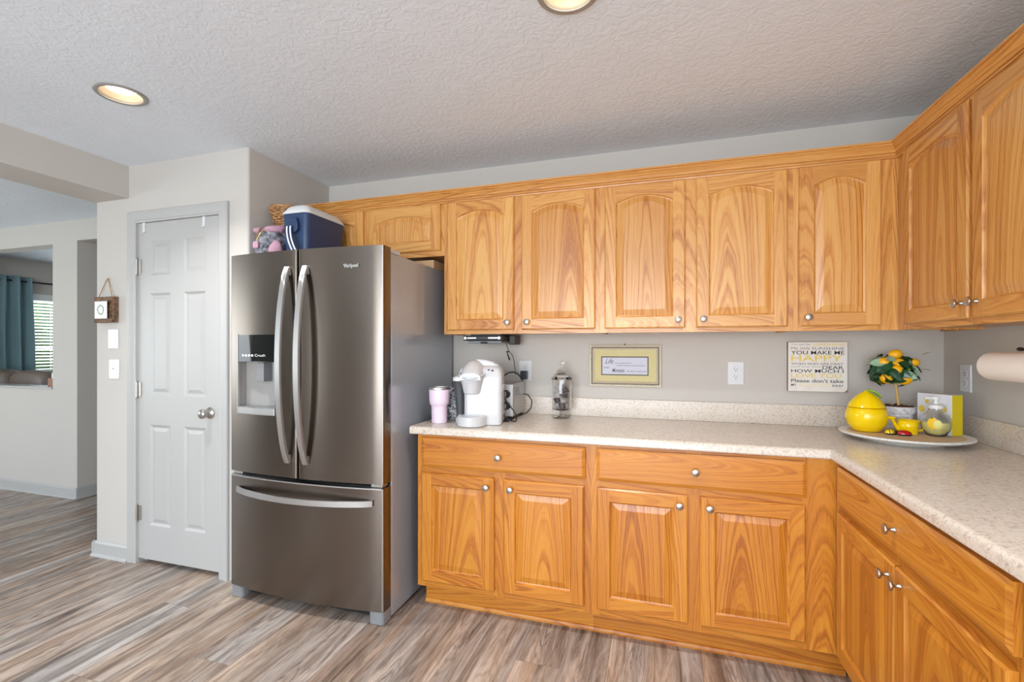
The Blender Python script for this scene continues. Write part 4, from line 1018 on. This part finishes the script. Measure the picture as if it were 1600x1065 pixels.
# under-cabinet radio
RL = (-2.205, -.17, 1.3835)
t = thing('under_cabinet_radio', RL, 'slim black media player mounted under the wall cabinet above the coffee maker', 'radio')
m = MB(); m.box(-.125, .105, -.110, .10, -.036, -.008); m.build('housing', 'black', t, bevel=.005)
m = MB(); m.box(-.085, .09, -.09, .10, -.008, 0); m.build('mounting_bracket', 'black', t)
m = MB(); m.prism([(.105, .02), (.145, .03), (.150, .11), (.105, .11)], 'z', -.058, -.003); m.build('end_cap', 'frame_dark', t, bevel=.006)
m = MB(); m.box(-.100, .098, -.100, .09, -.052, -.0365); m.build('tray', 'grey_plastic', t, bevel=.006)
m = MB(); m.box(-.018, .018, -.113, -.09, -.052, -.044); m.build('lens_cover', 'black_gloss', t)
for s_ in (-1, 1):
    m = MB(); m.lathe([(0, -.1165), (.008, -.1165), (.009, -.110)], 16, (-.01+s_*.100, 0, -.022), 'y', 0, False); kn = m.build('knob', 'steel_bright', t, smooth=40)
    m = MB(); a_ = -.01+s_*.062; m.box(a_-.026, a_+.026, -.1115, -.1095, -.025, -.018); m.build('chrome_bar', 'steel_bright', t)
m = MB(); m.tube([(.088, .03, -.052), (.090, .04, -.075), (.098, .06, -.10), (.112, .08, -.125), (.116, .09, -.155), (.118, .10, -.19), (.122, .105, -.235)], .0022, 6); m.build('cord', 'black', t, smooth=60)
m = MB(); m.tube([(.096, .06, -.098), (.086, .07, -.100), (.078, .075, -.096), (.074, .08, -.098), (.082, .085, -.120), (.088, .09, -.140), (.092, .09, -.150), (.086, .09, -.147), (.080, .085, -.122), (.076, .08, -.1)], .0032, 6); m.build('cord_clip', 'black', t, smooth=60)
# crumpled patterned bag behind the tumbler
def make_pattern():
    t = NT('patterned_fabric'); n1 = t.noise(t.coord(), 60, 3, .6, 1.5)
    c = t.ramp(n1, [(.40, srgb(40, 40, 44)), (.47, srgb(150, 152, 160)), (.55, srgb(214, 214, 220)), (.66, srgb(236, 236, 238))])
    t.base(c); t.set(Roughness=.4); return t.m
M['pattern'] = make_pattern()
PB = (-2.352, -.365, CT)
m = MB(); m.grid(crumple(blob(0, 0, .085, .070, .045, .088), .020, 22, 13), 44, 26, cu=True); clampz(m, .0005, -.07, .063); pb = m.build('snack_bag', 'pattern', weld=True, smooth=50, loc=PB)
tag(pb, 'crumpled black and silver patterned bag between the tumbler and the coffee maker', 'bag')

# apothecary jar and pods
JL = (-1.798, -.115, CT)
t = thing('apothecary_jar', JL, 'tall footed glass jar with domed lid holding coffee pods', 'jar')
m = MB(); m.lathe([(0, 0), (.046, 0), (.050, .003), (.046, .006), (.014, .012), (.009, .018), (.015, .026), (.016, .032), (.009, .038), (.020, .042), (.050, .046), (.0535, .052), (.0545, .14), (.055, .212), (.0515, .212), (.0505, .14), (.050, .056), (.046, .050), (0, .048)], 40, caps=False); m.build('bowl', 'glass', t, smooth=50)
m = MB(); m.lathe([(.0, .229), (.040, .225), (.0545, .216), (.0565, .2145), (.058, .219), (.054, .226), (.046, .233), (.037, .246), (.029, .256), (.0285, .262), (.020, .266), (.021, .270), (.010, .274), (.0065, .282), (.0065, .292), (.012, .298), (.0155, .306), (.013, .314), (.006, .319), (0, .320)], 40, caps=False); m.build('lid', 'glass', t, smooth=50)
M['pod_white'] = plain('pod_cup', srgb(214, 210, 208), .5); M['pod_dark'] = plain('pod_cup_dark', srgb(84, 76, 76), .5); M['foil'] = plain('pod_foil', srgb(206, 208, 214), .35, .3); M['foil_amber'] = plain('pod_foil_amber', srgb(226, 158, 84), .45); M['foil_grey'] = plain('pod_foil_grey', srgb(128, 124, 128), .4)
rnd = random.Random(11)
kinds = [('pod_white', 'foil', 'pale coffee pod with silver foil top inside the glass jar', 'silver-topped coffee pods in the jar'),
         ('pod_dark', 'foil_grey', 'dark coffee pod with grey foil top inside the glass jar', 'dark coffee pods in the jar'),
         ('pod_white', 'foil_amber', 'coffee pod with amber foil top inside the glass jar', 'amber-topped coffee pods in the jar')]
srcs = {}
lay = [(0, .050, 0), (1, .050, 0), (2, .050, 1), (0, .080, 0), (1, .080, 1), (2, .082, 0), (0, .111, 2), (1, .112, 0), (2, .110, 1), (0, .141, 0), (1, .142, 2), (2, .140, 1)]
for (q, z, kd) in lay:
    a_ = 2*PI*q/3+z*9+.4; r_ = .0262
    cup, foil, lb, gp = kinds[kd]
    root = thing('coffee_pod', (JL[0]+r_*math.cos(a_), JL[1]+r_*math.sin(a_), CT+z+.018), lb, 'coffee pod', 0, gp)
    root.rotation_euler = (rnd.uniform(.2, 1.4), rnd.uniform(-.6, .6), rnd.uniform(0, 6))
    if kd not in srcs:
        m = MB(); m.lathe([(0, -.016), (.0145, -.016), (.0185, .012), (.0205, .0125), (.0205, .014), (0, .014)], 20, caps=False); A = m.build('cup', cup, smooth=35)
        m = MB(); m.lathe([(.0195, .0142), (.0190, .0150), (0, .0150)], 20, caps=False); B = m.build('foil', foil, smooth=35)
        srcs[kd] = (A, B); A.parent = root; B.parent = root
    else:
        for s_ in srcs[kd]: c_ = s_.copy(); C.objects.link(c_); c_.parent = root

# serving tray and its things
M['tray'] = (lambda t: (t.base(t.mix(t.mapr(t.noise(t.coord(), 90, 3, .6, 1.), .5, .66, 0, .45), srgb(232, 230, 226), srgb(176, 176, 176))), t.set(Roughness=.55), t.m)[-1])(NT('distressed_tray'))
M['tray_in'] = plain('tray_wood', srgb(214, 188, 156), .6)
YL_ = (-.292, -.335, CT)
t = thing('serving_tray', YL_, 'round white distressed pedestal tray in the worktop corner', 'tray')
m = MB(); m.lathe([(0, .0), (.135, .0), (.140, .006), (.145, .010), (.195, .014), (.220, .022), (.2255, .026), (.225, .031), (.220, .0325), (.196, .0292)], 72, caps=False); m.build('rim', 'tray', t, smooth=50)
m = MB(); m.lathe([(.1962, .0292), (.192, .0280), (0, .0280)], 64, caps=False); m.build('tray_base', 'tray_in', t, smooth=50)
TZ2 = CT+.0284
M['lemon'] = plain('lemon_glaze', srgb(246, 208, 8), .16); M['lime'] = plain('lime_leaf', srgb(142, 196, 34), .3)
LLc = (-.412, -.300, TZ2)
t = thing('lemon_jar', LLc, 'large yellow lemon-shaped lidded cookie jar with green leaf on the tray', 'jar')
m = MB(); m.lathe([(0, 0), (.042, 0), (.052, .006), (.069, .030), (.077, .058), (.076, .080), (.069, .102), (.066, .103), (0, .103)], 44, caps=False); m.build('bowl', 'lemon', t, smooth=60)
m = MB(); m.lathe([(0, .105), (.067, .105), (.0695, .107), (.065, .117), (.053, .135), (.038, .152), (.025, .163), (.014, .170), (.007, .176), (0, .177)], 44, caps=False); m.build('lid', 'lemon', t, smooth=60)
m = MB()
def leafj(a, b):
    u = a*2-1; v = b; wd = .020*math.sin(PI*min(1, v*.96+.02))**.8
    x = -.002+.058*v; r = x
    zz = .178-(x**2)*10.5+.005-abs(u)*.003
    return (x*.9, u*wd-.012, zz)
m.grid(leafj, 8, 12); m.build('leaf', 'lime', t, smooth=60, solid=.005, fix=False)
# topiary
M['pot'] = (lambda t: (t.base(t.mix(t.mapr(t.noise(t.coord(), 60, 3), .45, .6, 0, .7), srgb(222, 220, 222), srgb(168, 166, 172))), t.set(Roughness=.7), t.m)[-1])(NT('whitewashed_pot'))
M['stem'] = plain('bamboo_stem', srgb(206, 166, 96), .5); M['moss'] = plain('bark_chips', srgb(92, 58, 40), .9)
def make_leaf():
    t = NT('glossy_leaf'); n1 = t.noise(t.coord(), 30, 2)
    t.base(t.ramp(n1, [(.35, srgb(14, 50, 26)), (.65, srgb(30, 84, 44))])); t.set(Roughness=.28); return t.m
M['leaf'] = make_leaf(); M['leaf_pale'] = plain('leaf_underside', srgb(150, 182, 150), .5); M['leaf_young'] = plain('young_leaf', srgb(150, 190, 78), .5); M['fruit'] = plain('artificial_lemon', srgb(250, 182, 10), .4)
PT = (-.252, -.175, TZ2)
t = thing('lemon_tree', PT, 'artificial lemon topiary with dark leaves in a whitewashed pot on the tray', 'potted plant')
m = MB(); m.lathe([(0, 0), (.050, 0), (.052, .004), (.062, .060), (.063, .072), (.068, .074), (.070, .098), (.067, .102), (.062, .101), (.060, .092)], 36, caps=False); m.build('pot', 'pot', t, smooth=35)
m = MB(); m.lathe([(.0615, .092), (0, .096)], 24, caps=False); rnd = random.Random(5)
for q in range(46):
    a_, r_ = rnd.uniform(0, 2*PI), .056*math.sqrt(rnd.random()); m.ball((r_*math.cos(a_), r_*math.sin(a_), .098+rnd.uniform(0, .006)), rnd.uniform(.005, .009), 6, 4, rnd.uniform(.7, 1.6), .8, .6)
m.build('bark_chips', 'moss', t)
m = MB(); m.tube([(.008, 0, .090), (.003, 0, .14), (-.003, 0, .19), (-.006, 0, .25)], .0055, 10); m.build('stem', 'stem', t, smooth=60)
def leaf(m, base, direc, up, L, wd, curl, mi):
    d = Vector(direc).normalized(); s_ = d.cross(Vector(up)); s_ = (s_ if s_.length > .05 else d.cross(Vector((1, 0, 0)))).normalized(); n_ = s_.cross(d)
    rows = []
    for i in range(7):
        v = i/6; p = Vector(base)+d*L*v+n_*(-curl*v*v*L); wv = wd*(math.sin(PI*(v**.85))**.75 if 0 < v < 1 else .02)
        rows.append([m.add(p-s_*wv+n_*wv*.28), m.add(p), m.add(p+s_*wv+n_*wv*.28)])
    for r0, r1 in zip(rows[:-1], rows[1:]):
        for k_ in range(2): m.face([r0[k_], r0[k_+1], r1[k_+1], r1[k_]], None, mi)
m = MB(); rnd = random.Random(21); cc = Vector((-.012, 0, .268))
for q in range(120):
    z_ = 1-2*(q+.5)/120; a_ = q*2.399963; r_ = math.sqrt(1-z_*z_); d = Vector((r_*math.cos(a_), r_*math.sin(a_), z_))
    if z_ < -.75: continue
    b_ = cc+Vector((d.x*.080, d.y*.080, d.z*.062))*rnd.uniform(.75, 1.1)
    tg = d.orthogonal().normalized(); tg.rotate(Matrix.Rotation(rnd.uniform(0, 2*PI), 3, d))
    if tg.z > .3: tg.z *= -.5
    dd = (tg+d*rnd.uniform(.05, .55)).normalized()
    leaf(m, b_-dd*.012, dd, d, rnd.uniform(.050, .068), rnd.uniform(.015, .0205), rnd.uniform(.1, .45), 0 if rnd.random() < .9 else 1)
for q in range(9):
    a_ = rnd.uniform(0, 2*PI); d = Vector((math.cos(a_), math.sin(a_)-.4, rnd.uniform(-.1, .8))); leaf(m, cc+d*.085, d, (0, 0, 1), .034, .008, .2, 2)
m.build('leaves', ['leaf', 'leaf_pale', 'leaf_young'], t, smooth=80, fix=False)
for (x, z, y, r_) in ((-.016, .335, -.026, .022), (-.060, .300, -.028, .021), (-.014, .298, -.052, .020), (-.024, .266, -.058, .022), (-.052, .228, -.042, .024), (.012, .226, -.046, .026), (.052, .300, -.030, .018)):
    m = MB(); m.lathe([(r_*math.sin(PI*i/12)*(1-.0*i), -r_*math.cos(PI*i/12)*1.18) for i in range(13)], 20, (0, 0, 0), 'x', 0, False); o = m.build('lemon', 'fruit', t, smooth=80, loc=(x, y, z)); o.rotation_euler = (0, rnd.uniform(-.5, .5), rnd.uniform(-.6, .6))
# watering can
WL = (-.272, -.325, TZ2)
t = thing('watering_can', WL, 'small yellow toy watering can in front of the whitewashed pot on the tray', 'watering can')
m = MB(); m.lathe([(0, 0), (.033, 0), (.035, .003), (.033, .010), (.037, .016), (.036, .030), (.0375, .033), (.0365, .037), (.0375, .054), (.0385, .057), (.036, .058), (.033, .05), (0, .048)], 32, caps=False); m.build('body', 'lemon', t, smooth=40)
m = MB(); m.tube([(-.033, -.004, .018), (-.046, -.006, .036), (-.055, -.008, .054), (-.060, -.010, .062)], [.009, .007, .006, .009], 10); m.lathe([(0, -.006), (.012, -.004), (.016, .003), (.015, .005), (0, .006)], 18, (-.062, -.010, .066), 'z', 0, False); m.build('spout', 'lemon', t, smooth=60)
m = MB(); m.tube([(.034, -.003, .050), (.046, -.004, .054), (.056, -.005, .044), (.056, -.005, .028), (.046, -.004, .016), (.034, -.003, .014)], .0048, 8); m.build('handle', 'lemon', t, smooth=60)
# bugs
for nm, loc, cm, lb, rz, sp in (('bee_figurine', (-.350, -.372, TZ2), 'lemon', 'tiny yellow and black bee figurine on the tray by the lemon jar', .1, False), ('ladybug_figurine', (-.308, -.384, TZ2), 'red', 'tiny red ladybug figurine on the tray before the watering can', -.15, True)):
    if 'red' not in M: M['red'] = plain('ladybug_red', srgb(196, 22, 30), .15)
    t = thing(nm, loc, lb, 'figurine', rz); a_ = .026 if sp else .021
    m = MB(); m.grid(lambda u, v: (a_*math.cos(2*PI*u)*math.cos(PI/2*v), .015*math.sin(2*PI*u)*math.cos(PI/2*v), .006+.016*math.sin(PI/2*v)), 28, 10, cu=True); m.build('shell', cm, t, smooth=60)
    m = MB(); m.lathe([(0, 0), (.012, 0), (.0155, .003), (.0152, .006), (0, .0062)], 24, sx=a_/.015, caps=False); m.ball(((-a_-.003) if sp else a_+.002, 0, .010), .0085, 12, 8, 1, 1, .9); m.build('head_and_belly', 'black', t, smooth=60)
    m = MB()
    if sp:
        for q in range(4): m.ball(((-.012+q*.009), -.0102 if q % 2 else -.006, .0145+.003*(q % 2 == 0)), .0030, 8, 6)
    else:
        for q in (-.009, .002, .011):
            rr2 = math.sqrt(max(0, 1-(q/a_)**2)); m.tube([(q, .015*rr2*math.cos(PI*i/10)*1.02, .006+.016*rr2*math.sin(PI*i/10)*1.03) for i in range(11)], .0014, 5)
    m.build('markings', 'black', t, smooth=60)
# box with pitcher picture
M['box_white'] = plain('box_white', srgb(228, 228, 232), .35); M['box_yellow'] = plain('box_yellow', srgb(226, 202, 10), .4); M['lemonade'] = plain('printed_lemonade', srgb(222, 214, 120), .4); M['print_grey'] = plain('printed_grey', srgb(190, 194, 196), .4); M['print_green'] = plain('printed_green_dot', srgb(70, 120, 50), .5); M['print_orange'] = plain('printed_amber', srgb(240, 196, 30), .5)
pa_, pb_ = Vector((-.196, -.225)), Vector((-.129, -.345))
BX = (pa_[0], pa_[1], TZ2)
dv = (pb_-pa_); LW = dv.length; rz = math.atan2(dv.y, dv.x)
t = thing('gift_box', BX, 'white and yellow box printed with lemon slices standing behind the soap dispenser', 'box', rz)
H_ = .168; Dp = .055
m = MB(); m.box(0, LW, 0, Dp, 0, H_, mi=0); m.box(LW, LW+.0006, .0005, Dp-.0005, .0005, H_-.0005, mi=1)
def disc(m, x, z, r, mi, sx=1., y=-.0006, n=20): m.face([m.add((x+r*sx*math.cos(2*PI*q/n), y, z+r*math.sin(2*PI*q/n))) for q in range(n)], None, mi)
for cx_, cz_, r_, sx_ in ((.018, .100, .0145, .9), (LW-.030, .106, .0145, .8), (.040, .135, .010, .8)):
    disc(m, cx_, cz_, r_, 4, sx_); disc(m, cx_, cz_, r_*.86, 2, sx_, y=-.0009)
    for q in range(8):
        a_ = 2*PI*q/8; m.face([m.add((cx_+sx_*r_*(p_*math.cos(a_+d_)), -.0012, cz_+r_*(p_*math.sin(a_+d_)))) for p_, d_ in ((.12, 0), (.78, -.30), (.78, .30))], None, 4)
m.build('carton', ['box_white', 'box_yellow', 'lemonade', 'print_grey', 'print_orange'], t)
# glass soap/lemonade dispenser
M['lemonade_l'] = plain('lemon_soap', srgb(236, 228, 150), .15)
M['lemonade_l'].node_tree.nodes['Principled BSDF'].inputs['Transmission Weight'].default_value = 0.
SD = (-.186, -.352, TZ2)
t = thing('soap_dispenser', SD, 'round glass pump dispenser filled with pale yellow liquid on the tray', 'soap dispenser')
m = MB(); m.lathe([(0, 0), (.030, 0), (.034, .004), (.036, .012), (.047, .028), (.0505, .048), (.049, .068), (.042, .086), (.030, .098), (.024, .104), (.0245, .114), (.0215, .114), (.021, .104), (.028, .096), (.040, .083), (.0468, .067), (.0482, .048), (.045, .030), (.034, .014), (.030, .007), (0, .006)], 40, caps=False); m.build('bottle', 'glass', t, smooth=60)
m = MB(); m.lathe([(0, .0068), (.0295, .0078), (.0335, .0146), (.0445, .0305), (.0475, .048), (.0470, .058), (0, .058)], 40, caps=False); m.build('liquid', 'lemonade_l', t, smooth=40)
m = MB(); m.lathe([(0, .1142), (.026, .1142), (.026, .128), (.012, .131), (.0075, .134), (.0075, .152), (0, .152)], 28, caps=False); m.box(-.040, .010, -.006, .006, .152, .160); m.lathe([(.012, .150), (.013, .158), (.010, .163), (0, .164)], 20, caps=False)
o = m.build('pump', 'cooler_white', t, smooth=40)
def oval(m, u0, z0_, ru, rz_, rad, mi):
    c_ = None; rows = []
    for j in range(5):
        rr3 = j/4; row = []
        for q in range(20):
            a_ = 2*PI*q/20; u = u0+ru*rr3*math.cos(a_)/.05; z = z0_+rz_*rr3*math.sin(a_)
            rl = rad*math.sqrt(max(.05, 1-((z-.050)/.062)**2)); row.append(m.add((rl*math.sin(u), -rl*math.cos(u), z)))
        rows.append(row)
    for r0, r1 in zip(rows[:-1], rows[1:]):
        for q in range(20): m.face([r0[q], r0[(q+1) % 20], r1[(q+1) % 20], r1[q]], None, mi)
m = MB(); oval(m, -.62, .056, .017, .024, .0525, 0); oval(m, -.30, .052, .013, .019, .0530, 1); oval(m, -.70, .078, .004, .004, .0533, 2)
m.build('lemon_decal', ['print_orange', 'lemonade', 'print_green'], t, smooth=80, fix=False)
# paper towels under the right-hand cabinet
TLc = (-.150, -.645, 1.243)
M['towel'] = make_paint('paper_towel', srgb(240, 228, 216), .35, 120, .9)
t = thing('paper_towel_roll', TLc, 'paper towel roll mounted under the right-hand wall cabinet', 'paper towel')
m = MB(); m.lathe([(.019, 0), (.046, 0), (.050, -.004), (.050, -.272), (.046, -.276), (.019, -.276), (.019, 0)], 48, (0, 0, 0), 'y', 0, False); m.build('roll', 'towel', t, smooth=40)
m = MB(); m.lathe([(.0185, .0005), (.0185, -.2765), (.0165, -.2765), (.0165, .0005), (.0185, .0005)], 28, (0, 0, 0), 'y', 0, False); m.build('cardboard_core', 'cardboard', t, smooth=40)
h = thing('towel_holder', (-.0005, -.784, 1.262), 'dark metal wall holder carrying the paper towel roll', 'paper towel holder')
M['bronze'] = plain('dark_bronze', srgb(60, 50, 44), .4, .7)
m = MB(); m.lathe([(.008, .150), (.008, -.150)], 14, (-.1495, 0, -.019), 'y'); m.build('rod', 'bronze', h, smooth=40)
m = MB(); m.box(-.006, 0, -.158, .158, -.014, .014); m.build('mounting_bar', 'bronze', h, bevel=.002)
for y in (.150, -.150):
    m = MB(); m.tube([(-.004, y*.96, 0), (-.03, y, .004), (-.09, y, .0), (-.1495, y, -.019)], .005, 8); m.ball((-.1495, y, -.019), .013, 14, 8, 1, .6, 1); m.build('arm', 'bronze', h, smooth=60)
m = MB(); m.tube([(-.004, .0, .004), (-.05, .0, .032), (-.11, .0, .042), (-.150, .0, .040)], .005, 8); m.ball((-.152, 0, .041), .008, 12, 8, 1, 1.6, .8); m.build('tension_arm', 'bronze', h, smooth=60)

# ------------------------------------------------------------------ living room beyond the pass-through
def make_curtain():
    t = NT('teal_curtain'); x, y, z = t.sep(t.coord()); n1 = t.noise(t.comb(t.math('MULTIPLY', x, 200.), t.math('MULTIPLY', y, 200.), t.math('MULTIPLY', z, 600.)), 1., 2)
    t.base(t.mix(n1, srgb(120, 152, 158), srgb(142, 172, 176))); t.set(Roughness=.85); t.bump(n1, .2, .001); return t.m
M['curtain'] = make_curtain()
CU = (-8.82, .90, 0)
t = thing('curtain', CU, 'teal pleated curtain beside the bright window beyond the pass-through', 'curtain')
def cur(a, b):
    y = -.55+.86*a; fold = math.sin(a*PI*2*6.5+.8)*(.052+.012*math.sin(a*9)); return (fold+.01*math.sin(b*5+a*20), y+(.04*(1-b))*(a-.2)+.008*math.sin(b*7+a*30), .03+2.16*b)
m = MB(); m.grid(cur, 150, 14); m.build('drape', 'curtain', t, smooth=80, solid=.004, fix=False)
m = MB()
for q in range(6):
    a_ = (.7+q*2*PI/2)/(2*PI*5.5); m.tube([(.0+.028*math.cos(2*PI*s_/14)*0, -.55+.86*min(.98, .04+q*.18), 2.135+.0) if 0 else (.025*math.cos(2*PI*s_/14), -.55+.86*min(.97, .05+q*.18), 2.135+.025*math.sin(2*PI*s_/14)) for s_ in range(14)], .003, 6, closed=True)
m.build('grommets', 'bronze', t)
t = thing('curtain_rod', (-8.82, 1.9, 2.135), 'thin black curtain rod above the window beyond the pass-through', 'curtain rod')
m = MB(); m.lathe([(.011, -1.75), (.011, 1.35)], 14, (0, 0, 0), 'y'); m.build('rod', 'black', t, smooth=40)
for y in (-1.75, 1.35):
    m = MB(); m.ball((0, y, 0), .024, 14, 10); m.build('finial', 'black', t, smooth=60)
for y in (-1.6, 1.2):
    m = MB(); m.box(-.105, .006, y-.006, y+.006, -.008, .004); m.box(-.108, -.100, y-.015, y+.015, -.035, .03); m.build('bracket', 'black', t)
# blind
t = thing('window_blind', (XW+.02, 2.04, WZ0), 'white horizontal slat blind in the window beyond the pass-through', 'blind')
m = MB(); ns_ = 24; hh_ = WZ1-WZ0
for q in range(ns_):
    z = .02+(hh_-.09)*q/(ns_-1); m.prism([(-.004-.020, z-.0105), (-.004+.020, z+.0095), (-.004+.020, z+.0125), (-.004-.020, z-.0075)], 'y', -.87, .87)
M['slat'] = plain('blind_slat', srgb(232, 232, 228), .45)
m.build('slats', 'slat', t)
m = MB(); m.box(-.03, .03, -.88, .88, hh_-.055, hh_+.03); m.build('head_rail', 'slat', t, bevel=.004)
for y in (-.6, .6):
    m = MB(); m.box(-.006, -.003, y-.004, y+.004, .01, hh_-.05); m.build('ladder_tape', 'slat', t)
# sofa
M['leather'] = plain('taupe_leather', srgb(112, 98, 88), .45)
SFL = (-7.47, .66, 0)
t = thing('sofa', SFL, 'taupe leather sofa seen just above the pass-through sill', 'sofa')
m = MB(); m.box(-1.05, 1.0, -.36, .42, .06, .42); m.build('base', 'leather', t, bevel=.03, seg=3)
m = MB(); m.box(-1.0, .95, -.40, -.12, .30, .90); m.build('back', 'leather', t, bevel=.06, seg=4)
for xa, xb in ((-.98, -.34), (-.33, .31), (.32, .94)):
    m = MB(); m.grid(blob((xa+xb)/2, -.14, .84, (xb-xa)/2, .13, .235, .55), 36, 20, cu=True); m.build('back_cushion', 'leather', t, weld=True, smooth=60)
    m = MB(); m.grid(blob((xa+xb)/2, .20, .47, (xb-xa)/2, .24, .08, .45), 36, 16, cu=True); m.build('seat_cushion', 'leather', t, weld=True, smooth=60)
for x in (-1.07, 1.02):
    m = MB(); m.box(x-.09, x+.09, -.40, .46, .06, .62); m.build('arm', 'leather', t, bevel=.05, seg=4)
for x in (-1.0, .95):
    for y in (-.3, .38):
        m = MB(); m.box(x-.03, x+.03, y-.03, y+.03, 0, .06); m.build('leg', 'frame_dark', t)
# little wooden crate with papers on the sill
t = thing('letter_box', (-6.452, .10, .9585), 'small brown wooden holder with white paper on the pass-through sill', 'holder')
M['brown_wood'] = plain('brown_wood', srgb(140, 92, 58), .5)
m = MB(); m.box(-.045, .045, -.035, .035, 0, .010); m.box(-.045, .045, -.035, -.027, .010, .075); m.box(-.045, .045, .027, .035, .010, .075); m.box(-.045, -.037, -.027, .027, .010, .055); m.build('holder', 'brown_wood', t, bevel=.001)
m = MB(); m.box(-.036, .040, -.010, .006, .0105, .125); m.build('papers', 'paper', t)
# ------------------------------------------------------------------ outdoors behind the windows
M['grass'] = (lambda t: (t.base(t.ramp(t.noise(t.coord(), 6, 4, .6), [(.3, srgb(110, 150, 60)), (.7, srgb(178, 204, 110))])), t.set(Roughness=.9), t.m)[-1])(NT('lawn_grass'))
tag(MB().box(-32, -9.35, -14, 16, -.30, -.20).build('lawn', 'grass'), 'green lawn outside the window beyond the pass-through', 'lawn', kind='stuff')
M['bush'] = (lambda t: (t.base(t.ramp(t.noise(t.coord(), 9, 4, .65), [(.35, srgb(52, 92, 40)), (.65, srgb(136, 172, 96))])), t.set(Roughness=.8), t.m)[-1])(NT('shrub_leaves'))
bl = ['rounded green shrub outside the window, nearest the curtain', 'rounded green shrub outside the window, in the middle', 'rounded green shrub outside the window, farthest from the curtain']
for q, (x, y, r_) in enumerate(((-17, 3.0, 1.4), (-19, 7.2, 1.7), (-16.5, 11.2, 1.4))):
    rnd = random.Random(q); m = MB()
    for i in range(900):
        d = Vector((rnd.gauss(0, 1), rnd.gauss(0, 1), rnd.gauss(0, 1))).normalized(); p = Vector((d.x*r_, d.y*r_*1.1, d.z*r_*.8+r_*.95))*rnd.uniform(.8, 1.0); s_ = d.orthogonal().normalized(); s_.rotate(Matrix.Rotation(rnd.uniform(0, 6), 3, d)); n_ = s_.cross(d)
        p.z = max(p.z, .12)
        m.face([m.add(p-s_*.16), m.add(p+n_*.09), m.add(p+s_*.18+d*.05), m.add(p-n_*.09)])
    m.ball((0, 0, r_*.95), r_*.8, 16, 10, 1, 1, 1.1)
    tag(m.build('shrub', 'bush', fix=False, loc=(x, y, -.2)), bl[q], 'shrub', 'shrubs on the lawn')
